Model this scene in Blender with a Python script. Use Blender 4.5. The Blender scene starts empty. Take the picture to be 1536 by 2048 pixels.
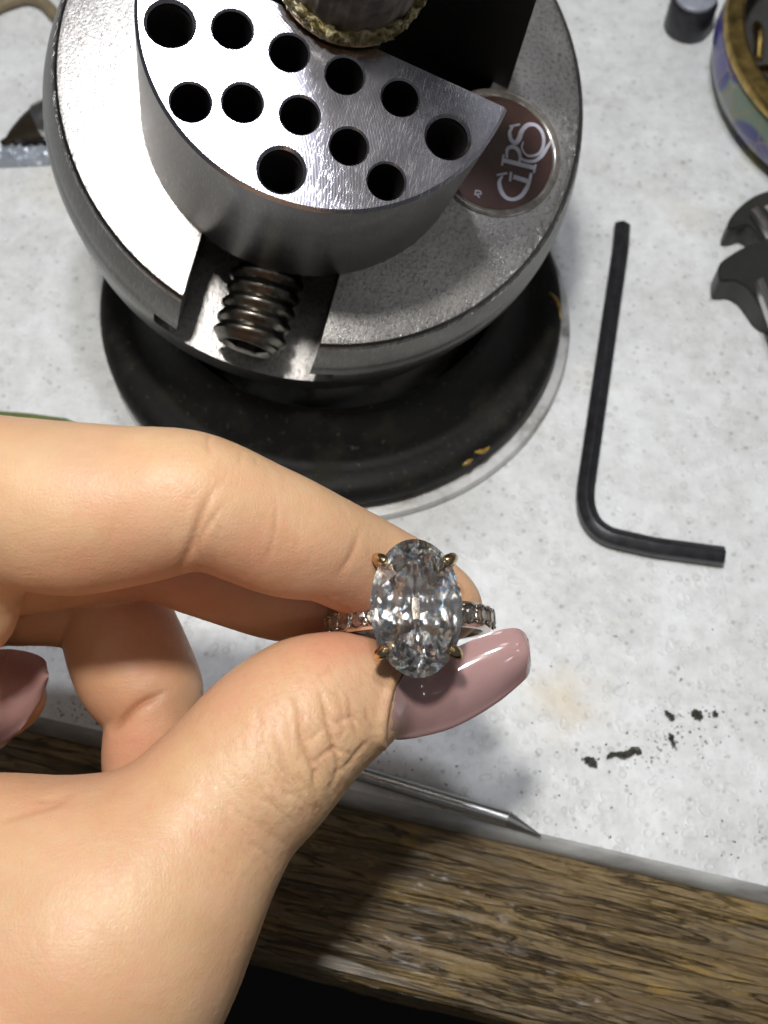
import bpy, bmesh, math, random
import numpy as np
from mathutils import Matrix, Vector
random.seed(7); RNG = np.random.default_rng(11)
SC = bpy.context.scene
COL = SC.collection
MM = 0.001

# ------------------------------------------------------------------ camera calibration (millimetres)
F_PX = 2302.24                                   # focal length in pixels of a 1536 x 2048 frame
UP_CAM = np.array([0.02, 0.43, 0.90]); UP_CAM /= np.linalg.norm(UP_CAM)
_y = np.array([0, 1.0, 0]) - UP_CAM * UP_CAM[1]; _y /= np.linalg.norm(_y)
W = np.stack([np.cross(_y, UP_CAM), _y, UP_CAM])  # camera axes -> bench axes
M_V = np.array([[0.94980412, -0.27584642, -0.14758351], [0.25619374, 0.95656295, -0.13911176], [0.1795464, 0.09431895, 0.97921756]])
C_V = np.array([0.0, -74.93911843, 148.37678912])  # camera seen from the vise
BALL_Z, BALL_R = -12.0, 38.0
_O = W @ (M_V.T @ (np.array([0, 0, BALL_Z]) - C_V))
CAM = np.array([0, 0, BALL_R + 0.6 - _O[2]])
R_V = W @ M_V.T
O_V = CAM + W @ (M_V.T @ (-C_V))
def ray(x, y): return W @ np.array([(x - 768) / F_PX, -(y - 1024) / F_PX, -1.0])
def at(x, y, z): d = ray(x, y); return CAM + d * (z - CAM[2]) / d[2]      # point of a level plane
def atd(x, y, d): return CAM + ray(x, y) * d                              # point at a distance
def atv(x, y, z):                                                         # point of a plane of the vise
    d = M_V @ np.array([(x - 768) / F_PX, -(y - 1024) / F_PX, -1.0]); return C_V + d * (z - C_V[2]) / d[2]
def to_px(P):
    q = (np.asarray(P) - CAM) @ W
    return 768 + F_PX * q[..., 0] / -q[..., 2], 1024 - F_PX * q[..., 1] / -q[..., 2], -q[..., 2]

# ------------------------------------------------------------------ camera, world, lamps, exposure
cd = bpy.data.cameras.new('camera'); cam = bpy.data.objects.new('camera', cd); COL.objects.link(cam)
cd.sensor_fit = 'VERTICAL'; cd.sensor_height = 36.0; cd.sensor_width = 27.0
cd.lens = F_PX / 2048 * 36.0; cd.clip_start = 0.005; cd.clip_end = 20
cam.matrix_world = Matrix.Translation(Vector(CAM * MM)) @ Matrix([list(r) for r in W]).to_4x4()
cd.dof.use_dof = True; cd.dof.focus_distance = 0.122; cd.dof.aperture_fstop = cd.lens / 0.95
SC.camera = cam
SC.render.engine = 'CYCLES'
cy = SC.cycles
cy.max_bounces = 20; cy.transmission_bounces = 18; cy.glossy_bounces = 8; cy.diffuse_bounces = 4
cy.transparent_max_bounces = 12; cy.sample_clamp_indirect = 25; cy.caustics_reflective = False; cy.caustics_refractive = False
cy.use_denoising = True; cy.blur_glossy = 0.2
vs = SC.view_settings; vs.view_transform = 'Standard'; vs.look = 'None'; vs.exposure = 0.2; vs.gamma = 1.0

world = bpy.data.worlds.new('World'); SC.world = world; world.use_nodes = True
world.node_tree.nodes['Background'].inputs[0].default_value = (0.95, 0.97, 1.0, 1)
world.node_tree.nodes['Background'].inputs[1].default_value = 0.065

def lamp(name, pos, target, power, size, color, spread=180):
    ld = bpy.data.lights.new(name, 'AREA'); ld.shape = 'DISK'; ld.size = size * MM; ld.energy = power; ld.color = color
    ld.spread = math.radians(spread)
    lo = bpy.data.objects.new(name, ld); COL.objects.link(lo)
    p = Vector(pos) * MM; t = Vector(target) * MM
    lo.location = p; lo.rotation_euler = (t - p).to_track_quat('-Z', 'Y').to_euler()
    return lo
lamp('bench_lamp', (-26, 54, 338), (-5, 70, 30), 0.66, 28, (1.0, 0.97, 0.92))
lamp('swan_neck_lamp', (6, 118, 360), (-5, 100, 40), 0.30, 26, (0.90, 0.92, 1.0))
for gx, gy in ((-520, -620), (60, -700), (560, -620), (-560, -160), (640, -160), (-520, 420), (60, 520), (560, 420), (-240, 160)):   # unseen overhead lights, added to brighten the diamond with more glints
    lamp('added_glint_light', (gx, gy, 1050), (0, 60, 0), 0.22, 130, (1.0, 0.985, 0.96))

# ------------------------------------------------------------------ helpers
def tag(o, label=None, cat=None, group=None, kind=None):
    if label: o['label'] = label
    if cat: o['category'] = cat
    if group: o['group'] = group
    if kind: o['kind'] = kind
    return o
def empty(name, loc=(0, 0, 0), mat=None):
    o = bpy.data.objects.new(name, None); COL.objects.link(o); o.empty_display_size = 0.01
    if mat is not None: o.matrix_world = mat
    else: o.location = Vector(loc) * MM
    return o
def shade(me, angle=35):
    me.polygons.foreach_set('use_smooth', [True] * len(me.polygons))
    if angle is not None: me.set_sharp_from_angle(angle=math.radians(angle))
def mesh(name, V, Fc, mat, parent=None, angle=35, off=None):
    """V in mm, in the frame of the parent; off: origin of the object"""
    V = np.asarray(V, float)
    if parent is None and off is None: off = np.array([V[:, 0].mean(), V[:, 1].mean(), V[:, 2].min()])
    if off is None: off = np.zeros(3)
    me = bpy.data.meshes.new(name)
    me.from_pydata(((V - off) * MM).tolist(), [], [list(map(int, f)) for f in Fc]); me.update()
    if angle == 'flat': me.polygons.foreach_set('use_smooth', [False] * len(me.polygons))
    else: shade(me, angle)
    me.materials.append(mat)
    o = bpy.data.objects.new(name, me); COL.objects.link(o)
    o.location = Vector(off) * MM
    if parent: o.parent = parent
    return o
def bm_mesh(name, bm, mat, parent=None, angle=35, off=None):
    bmesh.ops.recalc_face_normals(bm, faces=bm.faces)
    bm.verts.index_update()
    V = [v.co[:] for v in bm.verts]; Fc = [[v.index for v in f.verts] for f in bm.faces]; bm.free()
    return mesh(name, V, Fc, mat, parent, angle, off)
def lathe(prof, n=64, fn=None, close=True):
    """profile of (r,z); closed ends when r is 0 at the ends"""
    V = []; Fc = []
    rows = []
    for (r, z) in prof:
        if r < 1e-6: rows.append([len(V)]); V.append((0, 0, z)); continue
        row = []
        for i in range(n):
            a = 2 * math.pi * i / n; rr, zz = (r, z) if fn is None else fn(r, z, a)
            row.append(len(V)); V.append((rr * math.cos(a), rr * math.sin(a), zz))
        rows.append(row)
    for A, B in zip(rows[:-1], rows[1:]):
        if len(A) == 1 and len(B) == 1: continue
        for i in range(n):
            j = (i + 1) % n
            if len(A) == 1: Fc.append((A[0], B[j], B[i]))
            elif len(B) == 1: Fc.append((A[i], A[j], B[0]))
            else: Fc.append((A[i], A[j], B[j], B[i]))
    return np.array(V, float), [tuple(reversed(f)) for f in Fc]
def xform(V, R=None, t=(0, 0, 0)):
    V = np.asarray(V, float)
    return (V if R is None else V @ np.asarray(R, float).T) + np.asarray(t, float)
def basis(axis, hint=(0, 0, 1)):
    z = np.asarray(axis, float); z = z / np.linalg.norm(z)
    x = np.cross(hint, z)
    if np.linalg.norm(x) < 1e-4: x = np.cross((0, 1, 0), z)
    x /= np.linalg.norm(x); return np.stack([x, np.cross(z, x), z], 1)
def merge(parts):
    V = []; Fc = []; o = 0
    for v, f in parts:
        V.append(np.asarray(v, float)); Fc += [tuple(i + o for i in g) for g in f]; o += len(v)
    return np.vstack(V), Fc
def prism(poly, z0, z1):
    n = len(poly)
    V = [(x, y, z0) for x, y in poly] + [(x, y, z1) for x, y in poly]
    return np.array(V, float), [tuple(range(n - 1, -1, -1)), tuple(range(n, 2 * n))] + [(i, (i + 1) % n, n + (i + 1) % n, n + i) for i in range(n)]
def box(x0, x1, y0, y1, z0, z1): return prism([(x0, y0), (x1, y0), (x1, y1), (x0, y1)], z0, z1)
def tube(path, rad, n=16, cap=True, up=(0, 0, 1), phase=0.0):
    P = np.asarray(path, float); V = []; Fc = []; m = len(P)
    rad = np.broadcast_to(rad, (m,))
    for i in range(m):
        t = P[min(i + 1, m - 1)] - P[max(i - 1, 0)]; B = basis(t, up)
        for k in range(n):
            a = phase + 2 * math.pi * k / n
            V.append(P[i] + rad[i] * (B[:, 0] * math.cos(a) + B[:, 1] * math.sin(a)))
    for i in range(m - 1):
        for k in range(n):
            j = (k + 1) % n; Fc.append((i * n + k, i * n + j, (i + 1) * n + j, (i + 1) * n + k))
    if cap: Fc.append(tuple(range(n - 1, -1, -1))); Fc.append(tuple((m - 1) * n + k for k in range(n)))
    return np.array(V), Fc
def boolean(V, Fc, cutters):
    """difference of closed meshes, in mm; returns V, F"""
    def mk(v, f):
        me = bpy.data.meshes.new('tmp'); bm = bmesh.new()
        vs_ = [bm.verts.new(p) for p in v]
        for g in f:
            try: bm.faces.new([vs_[i] for i in g])
            except ValueError: pass
        bmesh.ops.recalc_face_normals(bm, faces=bm.faces); bm.to_mesh(me); bm.free()
        o = bpy.data.objects.new('tmp', me); COL.objects.link(o); return o
    o = mk(V, Fc); cs = [mk(*c) for c in cutters]
    for c in cs:
        m = o.modifiers.new('b', 'BOOLEAN'); m.operation = 'DIFFERENCE'; m.solver = 'EXACT'; m.object = c
    dg = bpy.context.evaluated_depsgraph_get(); ev = o.evaluated_get(dg); me = ev.to_mesh()
    V2 = np.array([v.co[:] for v in me.vertices]); F2 = [tuple(p.vertices) for p in me.polygons]
    ev.to_mesh_clear()
    for x in [o] + cs:
        md = x.data; bpy.data.objects.remove(x); bpy.data.meshes.remove(md)
    return V2, F2
def spline(pts, n):
    """Catmull-Rom through rows of numbers"""
    P = np.asarray(pts, float); P = np.vstack([2 * P[0] - P[1], P, 2 * P[-1] - P[-2]]); out = []
    m = len(P) - 3
    for s in np.linspace(0, m, n):
        i = min(int(s), m - 1); t = s - i; a, b, c, d = P[i:i + 4]
        out.append(0.5 * (2 * b + (c - a) * t + (2 * a - 5 * b + 4 * c - d) * t * t + (3 * b - a - 3 * c + d) * t ** 3))
    return np.array(out)

# ------------------------------------------------------------------ materials
class NT:
    def __init__(s, name):
        s.m = bpy.data.materials.new(name); s.m.use_nodes = True; s.t = s.m.node_tree; s.N = s.t.nodes; s.L = s.t.links
        s.p = s.N['Principled BSDF']; s.out = s.N['Material Output']
        s.co = s.N.new('ShaderNodeTexCoord').outputs['Object']
    def set(s, **k):
        for a, v in k.items():
            i = s.p.inputs[a.replace('_', ' ')]
            if hasattr(v, 'is_output') or isinstance(v, bpy.types.NodeSocket): s.L.new(v, i)
            else: i.default_value = v if not (isinstance(v, tuple) and len(v) == 3 and i.type == 'RGBA') else (*v, 1)
        return s
    def node(s, t, ins=None, **at_):
        n = s.N.new('ShaderNode' + t)
        for a, v in at_.items(): setattr(n, a, v)
        for a, v in (ins or {}).items():
            i = n.inputs[a]
            if isinstance(v, bpy.types.NodeSocket): s.L.new(v, i)
            else: i.default_value = v
        return n
    def map(s, scale=(1, 1, 1), rot=(0, 0, 0), loc=(0, 0, 0), src=None):
        return s.node('Mapping', {'Vector': src or s.co, 'Scale': scale, 'Rotation': rot, 'Location': loc}).outputs[0]
    def noise(s, scale, detail=4, rough=0.55, src=None, dist=0.0):
        return s.node('TexNoise', {'Vector': src or s.co, 'Scale': scale, 'Detail': detail, 'Roughness': rough, 'Distortion': dist}).outputs['Fac']
    def voro(s, scale, feature='F1', src=None, rand=1.0):
        return s.node('TexVoronoi', {'Vector': src or s.co, 'Scale': scale, 'Randomness': rand}, feature=feature).outputs['Distance']
    def ramp(s, fac, stops, interp='LINEAR'):
        n = s.node('ValToRGB', {'Fac': fac}); e = n.color_ramp.elements; n.color_ramp.interpolation = interp
        while len(e) < len(stops): e.new(0.5)
        for i, (p_, c) in enumerate(stops):
            e[i].position = p_; e[i].color = (*c, 1) if isinstance(c, tuple) else (c, c, c, 1)
        return n.outputs[0]
    def mix(s, fac, a, b, blend='MIX'):
        n = s.node('Mix', data_type='RGBA', blend_type=blend)
        for i, v in ((0, fac), (6, a), (7, b)):
            if isinstance(v, bpy.types.NodeSocket): s.L.new(v, n.inputs[i])
            else: n.inputs[i].default_value = v if i == 0 else (*v, 1) if len(v) == 3 else v
        return n.outputs[2]
    def math(s, op, a, b=0.0, clamp=False):
        n = s.node('Math', operation=op, use_clamp=clamp)
        for i, v in ((0, a), (1, b)):
            if isinstance(v, bpy.types.NodeSocket): s.L.new(v, n.inputs[i])
            else: n.inputs[i].default_value = v
        return n.outputs[0]
    def bump(s, h, strength=0.3, dist=0.0002, normal=None):
        n = s.node('Bump', {'Height': h, 'Strength': strength, 'Distance': dist})
        if normal: s.L.new(normal, n.inputs['Normal'])
        return n.outputs[0]
    def attr(s, name): return s.node('Attribute', attribute_name=name).outputs['Fac']

def plain(name, col, rough=0.5, metal=0.0, grain=0.0, gs=4000, var=0.15, **k):
    m = NT(name)
    n = m.noise(gs * 0.15, 5); c2 = tuple(x * (1 - var) for x in col); c3 = tuple(min(1, x * (1 + var)) for x in col)
    m.set(Base_Color=m.ramp(n, [(0.3, c2), (0.7, c3)]), Metallic=metal, Roughness=m.math('ADD', m.math('MULTIPLY', m.noise(gs * 0.3, 4), 0.16), rough - 0.08))
    if grain: m.set(Normal=m.bump(m.noise(gs, 3), grain, 0.0001))
    m.set(**k)
    return m.m

def steel(name, col, rough, arcs=False, blast=0.0, dirt=0.25, scratch=0.25):
    m = NT(name)
    sc = None
    for k, (ang, sx) in enumerate(((0.3, 9000), (1.9, 7000), (2.7, 11000))):
        v = m.map((sx, 420 + 90 * k, 500), (0, 0, ang), (0.013 * k, 0.02, 0.0))
        s_ = m.ramp(m.noise(1.0, 1, 0.4, v), [(0.665, 0.0), (0.70, 1.0)])
        sc = s_ if sc is None else m.math('MAXIMUM', sc, s_)
    big = m.noise(160, 5, 0.6); fine = m.noise(5200, 3, 0.6)
    base = m.mix(m.ramp(big, [(0.35, 0.0), (0.75, 1.0)]), tuple(x * (1 - dirt) for x in col), col)
    base = m.mix(m.math('MULTIPLY', sc, scratch), base, (0.95, 0.95, 0.97))
    h = fine
    if arcs:
        r = m.node('TexWave', {'Vector': m.map((1, 1, 1), (0, 0, 0), (0.021, 0.030, 0)), 'Scale': 900.0, 'Distortion': 0.6, 'Detail': 1.0}, wave_type='RINGS', rings_direction='Z').outputs['Fac']
        h = m.math('ADD', m.math('MULTIPLY', fine, 0.7), m.math('MULTIPLY', r, 0.35))
    if blast:
        h = m.math('ADD', m.math('MULTIPLY', m.noise(3000, 2, 0.5), 1.2), m.math('MULTIPLY', m.noise(1400, 3), 0.6))
    h = m.math('ADD', h, m.math('MULTIPLY', sc, 0.8))
    ro = m.math('ADD', m.math('MULTIPLY', big, 0.12), rough - 0.06)
    if blast: base = m.mix(m.ramp(m.noise(1700, 4, 0.7), [(0.50, 0.0), (0.66, 0.75)]), base, (0.13, 0.12, 0.11))
    m.set(Base_Color=base, Metallic=1.0, Roughness=ro, Normal=m.bump(h, 0.12 + blast, 0.00006))
    return m.m

# ================================================================== SETTING: bench sheet, plank, floor
E1, E2 = at(700, 1578, 0), at(1536, 1773, 0)
edir = (E2 - E1) / np.linalg.norm(E2 - E1); enor = np.array([-edir[1], edir[0], 0])     # enor points away from the worker
def bench(u, v, z=0.0): return E1 + edir * u + enor * v + np.array([0, 0, z])
B_W = np.stack([edir, enor, np.array([0, 0, 1.0])], 1)

m = NT('speckled_white_sheet')
cells = m.voro(520, 'SMOOTH_F1'); ring_ = m.ramp(cells, [(0.0, 0.25), (0.16, 0.0), (0.24, 1.0), (0.34, 0.55), (1.0, 0.55)])
cells2 = m.voro(260); ring2 = m.ramp(cells2, [(0.0, 0.3), (0.10, 0.1), (0.16, 1.0), (0.24, 0.5), (1.0, 0.5)])
dirt = m.ramp(m.math('ADD', m.math('MULTIPLY', m.noise(55, 7, 0.7), 0.6), m.math('MULTIPLY', m.noise(330, 5, 0.65), 0.4)), [(0.38, 0.0), (0.64, 1.0)])
speck = m.ramp(m.noise(820, 5, 0.72), [(0.54, 0.0), (0.74, 1.0)])
pit = m.ramp(m.voro(430), [(0.0, 1.0), (0.10, 0.75), (0.2, 0.0)])
col = m.mix(m.math('MULTIPLY', dirt, 0.8), (0.77, 0.79, 0.80), (0.50, 0.51, 0.50))
col = m.mix(m.math('MULTIPLY', m.math('MULTIPLY', speck, dirt), 0.6), col, (0.22, 0.21, 0.18))
col = m.mix(m.math('MULTIPLY', pit, m.math('ADD', 0.30, m.math('MULTIPLY', dirt, 0.5))), col, (0.26, 0.25, 0.22))
hal = m.ramp(m.voro(310, 'F1', m.map((1, 1, 1), (0, 0, 0.4))), [(0.0, 0.15), (0.12, 0.35), (0.17, 1.0), (0.22, 0.0)])
col = m.mix(m.math('MULTIPLY', hal, m.math('MULTIPLY', m.ramp(m.noise(45, 3), [(0.38, 0.0), (0.55, 1.0)]), 0.5)), col, (0.33, 0.33, 0.31))
scr = m.ramp(m.noise(1.0, 2, 0.5, m.map((2600, 60, 60), (0, 0, 0.9))), [(0.66, 0.0), (0.70, 1.0)])
col = m.mix(m.math('MULTIPLY', scr, 0.18), col, (0.42, 0.42, 0.40))
st_p = at(1130, 1400, 0) - E1
st_d = m.node('VectorMath', {0: m.co, 1: tuple(st_p * MM)}, operation='DISTANCE').outputs['Value']
stain = m.math('MULTIPLY', m.ramp(m.math('ADD', st_d, m.math('MULTIPLY', m.noise(240, 4), 0.010)), [(0.005, 1.0), (0.0115, 0.0)]), 0.55)
yel = m.ramp(m.noise(28, 3, 0.5, m.map((1, 1, 1), (0, 0, 0), (0.31, 0.12, 0))), [(0.62, 0.0), (0.74, 1.0)])
col = m.mix(m.math('MULTIPLY', yel, 0.3), col, (0.62, 0.52, 0.33)); col = m.mix(stain, col, (0.62, 0.50, 0.30))
h = m.math('ADD', m.math('MULTIPLY', ring_, 0.5), m.math('ADD', m.math('MULTIPLY', ring2, 0.5), m.math('MULTIPLY', m.noise(300, 5), 1.3)))
m.set(Base_Color=col, Roughness=m.ramp(m.noise(150, 4), [(0.3, 0.38), (0.7, 0.60)]), Normal=m.bump(h, 0.75, 0.00025), Coat_Weight=0.08, Coat_Roughness=0.3)
M_SHEET = m.m
sheet_v, sheet_f = box(-420, 420, 0.0, 600, -3.0, 0.0)
sheet = tag(mesh('bench_top', xform(sheet_v, B_W, E1), sheet_f, M_SHEET, None, 35, E1), 'white speckled bench sheet with small pits and dirt', None, None, 'structure')
m = NT('clear_sheet_edge')
m.set(Base_Color=m.ramp(m.noise(300, 5, 0.6, m.map((0.25, 1, 1))), [(0.3, (0.17, 0.17, 0.16)), (0.5, (0.33, 0.33, 0.32)), (0.75, (0.50, 0.51, 0.50))]), Roughness=0.3, Coat_Weight=0.4, Normal=m.bump(m.noise(500, 4), 0.3, 0.0002))
# bevelled, slightly chipped front edge
us = np.linspace(-420, 420, 560); V = []
for u in us:
    j = 0.12 * math.sin(u * 1.3) + 0.10 * math.sin(u * 3.1 + 1) + 0.35 * max(0, math.sin(u * 0.31 + 0.6)) ** 8
    V += [bench(u, 0.004, -0.05), bench(u, -0.45 - j * 0.5, -0.15), bench(u, -1.5 - j * 0.3, -1.1 - j), bench(u, -1.9, -2.9), bench(u, 0.004, -2.95)]
Fc = [(5 * i + k, 5 * i + (k + 1) % 5, 5 * i + 5 + (k + 1) % 5, 5 * i + 5 + k) for i in range(len(us) - 1) for k in range(5)]
edge = mesh('sheet_edge', np.array(V) - E1, Fc, m.m, sheet, 50)

def fbm(shape, fx, fy, octs=5, rough=0.55, seed=0):
    r = np.random.default_rng(seed); H, Wd = shape; out = np.zeros(shape); a = 1.0
    yy, xx = np.mgrid[0:H, 0:Wd].astype(float); yy /= H; xx /= Wd
    for o in range(octs):
        gx, gy = max(2, int(fx * 2 ** o)), max(2, int(fy * 2 ** o)); g = r.random((gy + 2, gx + 2))
        X = xx * gx; Y = yy * gy; i = X.astype(int); j = Y.astype(int); u = X - i; v = Y - j; u = u * u * (3 - 2 * u); v = v * v * (3 - 2 * v)
        out += a * ((g[j, i] * (1 - u) + g[j, i + 1] * u) * (1 - v) + (g[j + 1, i] * (1 - u) + g[j + 1, i + 1] * u) * v - 0.5); a *= rough
    return out

# worn wooden plank along the front of the bench
PW = 21.5
m = NT('worn_bench_wood')
tone = m.noise(1.0, 5, 0.62, m.map((34, 210, 210)), 0.8)
fib = m.noise(1.0, 7, 0.7, m.map((26, 1500, 1500)), 0.35)
crk = m.noise(1.0, 4, 0.55, m.map((22, 340, 340), (0, 0, 0.02)), 0.9)
crack = m.ramp(m.math('ABSOLUTE', m.math('SUBTRACT', crk, 0.5)), [(0.0, 0.75), (0.012, 0.35), (0.026, 0.0)])
crk2 = m.noise(1.0, 4, 0.6, m.map((34, 520, 520), (0, 0, -0.03), (0.3, 0.1, 0)), 0.8)
crack2 = m.ramp(m.math('ABSOLUTE', m.math('SUBTRACT', crk2, 0.47)), [(0.0, 0.5), (0.012, 0.25), (0.024, 0.0)])
fr = m.ramp(m.noise(1.0, 6, 0.62, m.map((85, 330, 330), (0, 0, 0), (0.7, 0.3, 0.1)), 0.9), [(0.30, 0.0), (0.70, 1.0)])
fe = m.ramp(m.noise(1.0, 5, 0.6, m.map((300, 420, 420))), [(0.62, 0.0), (0.72, 1.0)])
c = m.ramp(tone, [(0.28, (0.060, 0.038, 0.016)), (0.43, (0.135, 0.088, 0.036)), (0.57, (0.215, 0.148, 0.062)), (0.74, (0.34, 0.245, 0.11))])
c = m.mix(m.math('MULTIPLY', m.ramp(fr, [(0.55, 0.0), (0.80, 0.9)]), m.ramp(m.noise(1.0, 4, 0.6, m.map((70, 200, 200), (0, 0, 0), (0.2, 0.4, 0))), [(0.46, 0.0), (0.62, 0.8)])), c, (0.36, 0.235, 0.06))
c = m.mix(m.math('MULTIPLY', m.ramp(fr, [(0.18, 0.6), (0.42, 0.0)]), 1.0), c, (0.13, 0.098, 0.060))
c = m.mix(m.ramp(fib, [(0.30, 0.6), (0.47, 0.0)]), c, (0.07, 0.047, 0.024))
c = m.mix(m.ramp(fib, [(0.55, 0.0), (0.72, 0.55)]), c, (0.33, 0.245, 0.125))
c = m.mix(m.math('MULTIPLY', fe, 0.12), c, (0.04, 0.028, 0.016))
c = m.mix(crack, c, (0.022, 0.014, 0.008)); c = m.mix(crack2, c, (0.05, 0.03, 0.014))
c = m.mix(m.ramp(m.noise(240, 4, 0.7), [(0.68, 0.0), (0.75, 0.8)]), c, (0.03, 0.022, 0.014))
hh = m.math('SUBTRACT', m.math('ADD', m.math('MULTIPLY', fib, 0.7), m.math('MULTIPLY', tone, 1.2)), m.math('ADD', m.math('MULTIPLY', crack, 0.9), m.math('ADD', m.math('MULTIPLY', crack2, 0.5), m.math('MULTIPLY', fe, 0.3))))
m.set(Base_Color=c, Roughness=m.ramp(fr, [(0.2, 0.42), (0.8, 0.24)]), Normal=m.bump(hh, 1.0, 0.0007), Specular_IOR_Level=0.65, Coat_Weight=0.15, Coat_Roughness=0.25)
M_WOOD = m.m
nu, nv = 620, 150
us = np.linspace(-200, 200, nu); prof = []
for t in np.linspace(0, 1, nv):                     # across: back edge -> top -> rounded nose -> front face
    s = t * 44
    if s < 19: prof.append((-1.95 - s * 1.0, -3.0, 0, 1))
    elif s < 24.5:
        a = (s - 19) / 5.5 * math.pi / 2; prof.append((-20.95 - 3.5 * math.sin(a), -6.5 + 3.5 * math.cos(a), -math.sin(a), math.cos(a)))
    else: prof.append((-24.45, -6.5 - (s - 24.5), -1, 0))
prof = np.array(prof)
D = 0.55 * fbm((nv, nu), 26, 26, 5, 0.6, 3) + 0.30 * fbm((nv, nu), 26, 60, 3, 0.6, 5)
cr = np.abs(fbm((nv, nu), 7, 22, 4, 0.6, 9)); D -= 0.55 * np.clip(1 - cr / 0.035, 0, 1)
dents = fbm((nv, nu), 60, 26, 3, 0.5, 21); D -= 0.7 * np.clip(dents - 0.42, 0, 1)
D[:2] *= 0.2
V = np.zeros((nv, nu, 3))
wob = 0.8 * fbm((1, nu), 9, 2, 3, 0.5, 4)[0]
for j in range(nv):
    v, z, nvv, nz = prof[j]
    P = E1 + np.outer(us, edir) + np.outer(v + nvv * D[j] + wob * (v < -15), enor); P[:, 2] = z + nz * D[j]; V[j] = P
idx = np.arange(nv * nu).reshape(nv, nu)
Fc = np.stack([idx[:-1, :-1], idx[1:, :-1], idx[1:, 1:], idx[:-1, 1:]], -1).reshape(-1, 4)
plank_o = E1 + np.array([0, 0, -32.0])
plank = empty('bench_plank', plank_o)
tag(plank, 'worn brown wooden plank along the front edge of the bench', None, None, 'structure')
Rp = Matrix([list(r) for r in B_W]).to_4x4()
plank.matrix_world = Matrix.Translation(Vector(plank_o * MM)) @ Rp
Vl = (V.reshape(-1, 3) - plank_o) @ B_W
mesh('plank_surface', Vl, Fc, M_WOOD, plank, None)
bv, bf = box(-200, 200, -23.6, 60, 6, 28.6)
mesh('plank_core', bv, bf, M_WOOD, plank)

dark = plain('dark_floor_void', (0.006, 0.006, 0.007), 0.9)  # near-black colour stands for the unlit void under the bench
fv, ff = box(-900, 900, -900, 900, -402, -400)
tag(mesh('floor', fv, ff, dark, None), 'floor sheet coloured near-black for the unlit void below the bench', None, None, 'structure')

# ================================================================== BALL VISE
mat_v = Matrix.Translation(Vector(O_V * MM)) @ Matrix([list(r) for r in R_V]).to_4x4()
vise = empty('ball_vise', mat=mat_v)
tag(vise, 'steel ball vise with drilled half-round jaw resting on a black rubber ring', 'vise')
M_JAW = steel('jaw_steel', (0.50, 0.49, 0.55), 0.23, arcs=True, dirt=0.12, scratch=0.55)
M_RING = steel('blasted_steel', (0.43, 0.415, 0.405), 0.36, blast=0.35, dirt=0.3, scratch=0.2)
M_DARKSTEEL = plain('dark_steel', (0.030, 0.028, 0.027), 0.55, 0.6, 0.2)  # one dark steel for far jaw, gap faces, bores and shank
M_SCREW = plain('oiled_screw_steel', (0.20, 0.185, 0.16), 0.30, 1.0, 0.2, var=0.4)

EA = math.radians(174.4)                          # direction of the jaw edge
ed = np.array([math.cos(EA), math.sin(EA)]); sd = np.array([math.cos(EA + math.pi / 2), math.sin(EA + math.pi / 2)])   # sd: slot direction
RS = np.array([[-ed[0], -sd[0], 0], [-ed[1], -sd[1], 0], [0, 0, 1]])   # x along the edge (to the right), y away from the slot

# body: turned ball with a flat top
prof = [(0, 0), (34.9, 0), (35.55, -0.12), (35.95, -0.55)]
z = -0.7
for k in range(40):
    z = -0.7 - k * (0.7 if k < 14 else 1.42)
    if z < -46: break
    r = math.sqrt(max(0, BALL_R ** 2 - (z - BALL_Z) ** 2))
    r *= 1 + 0.012 * min(1, -z / 8)
    if abs(z + 6.3) < 0.36: r -= 0.10
    prof.append((r, z))
prof += [(prof[-1][0] * 0.5, -48.6), (0, -49.2)]
bv, bf = lathe(prof, 160)
slot = box(-10.5, 8.35, -60, -20.5, -11.2, 5)
tsl = box(-14.0, 11.6, -60, -20.5, -11.21, -7.4)
bd = lathe([(0, -0.9), (9.25, -0.9), (9.25, 2), (0, 2)], 64); bdg_c = np.array([24.55, -1.29])
badge_cut = xform(bd[0], None, (bdg_c[0], bdg_c[1], 0)), bd[1]
_yn = float((np.linalg.inv(RS[:2, :2]) @ np.array([20.17, -7.62]))[1]); _yf = float((np.linalg.inv(RS[:2, :2]) @ np.array([23.82, 8.17]))[1])
gap = xform(box(-21, 20.6, _yn - 1.5, _yf + 0.5, -26, 3)[0], RS), slot[1]
bv, bf = boolean(bv, bf, [slot, tsl, badge_cut, gap])
M_WALL = steel('dimmed_steel_wall', (0.23, 0.225, 0.22), 0.34, dirt=0.3, scratch=0.1)  # jaw sides darker than the top: dim reflections put into the colour
body = mesh('body', bv, bf, M_RING, vise, 28)
M_BALL = steel('dimmed_ball_steel', (0.155, 0.15, 0.14), 0.32, dirt=0.3, scratch=0.1)  # ball sides darkened in colour in place of dim reflections
body.data.materials.append(M_BALL)
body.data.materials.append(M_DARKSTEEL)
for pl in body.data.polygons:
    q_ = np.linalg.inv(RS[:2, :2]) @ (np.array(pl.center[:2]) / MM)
    if -21.5 < q_[0] < 21 and _yn - 1.8 < q_[1] < _yf + 0.8 and pl.center.z < -0.0002 and pl.center.z > -0.0265: pl.material_index = 2; continue  # gap faces painted dark: the shade between the jaws is in the colour
    if abs(pl.normal.z) < 0.8 or pl.center.z < -0.012: pl.material_index = 1 if pl.center.z > -0.0095 or abs(pl.normal.z) < 0.8 else 0

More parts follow.
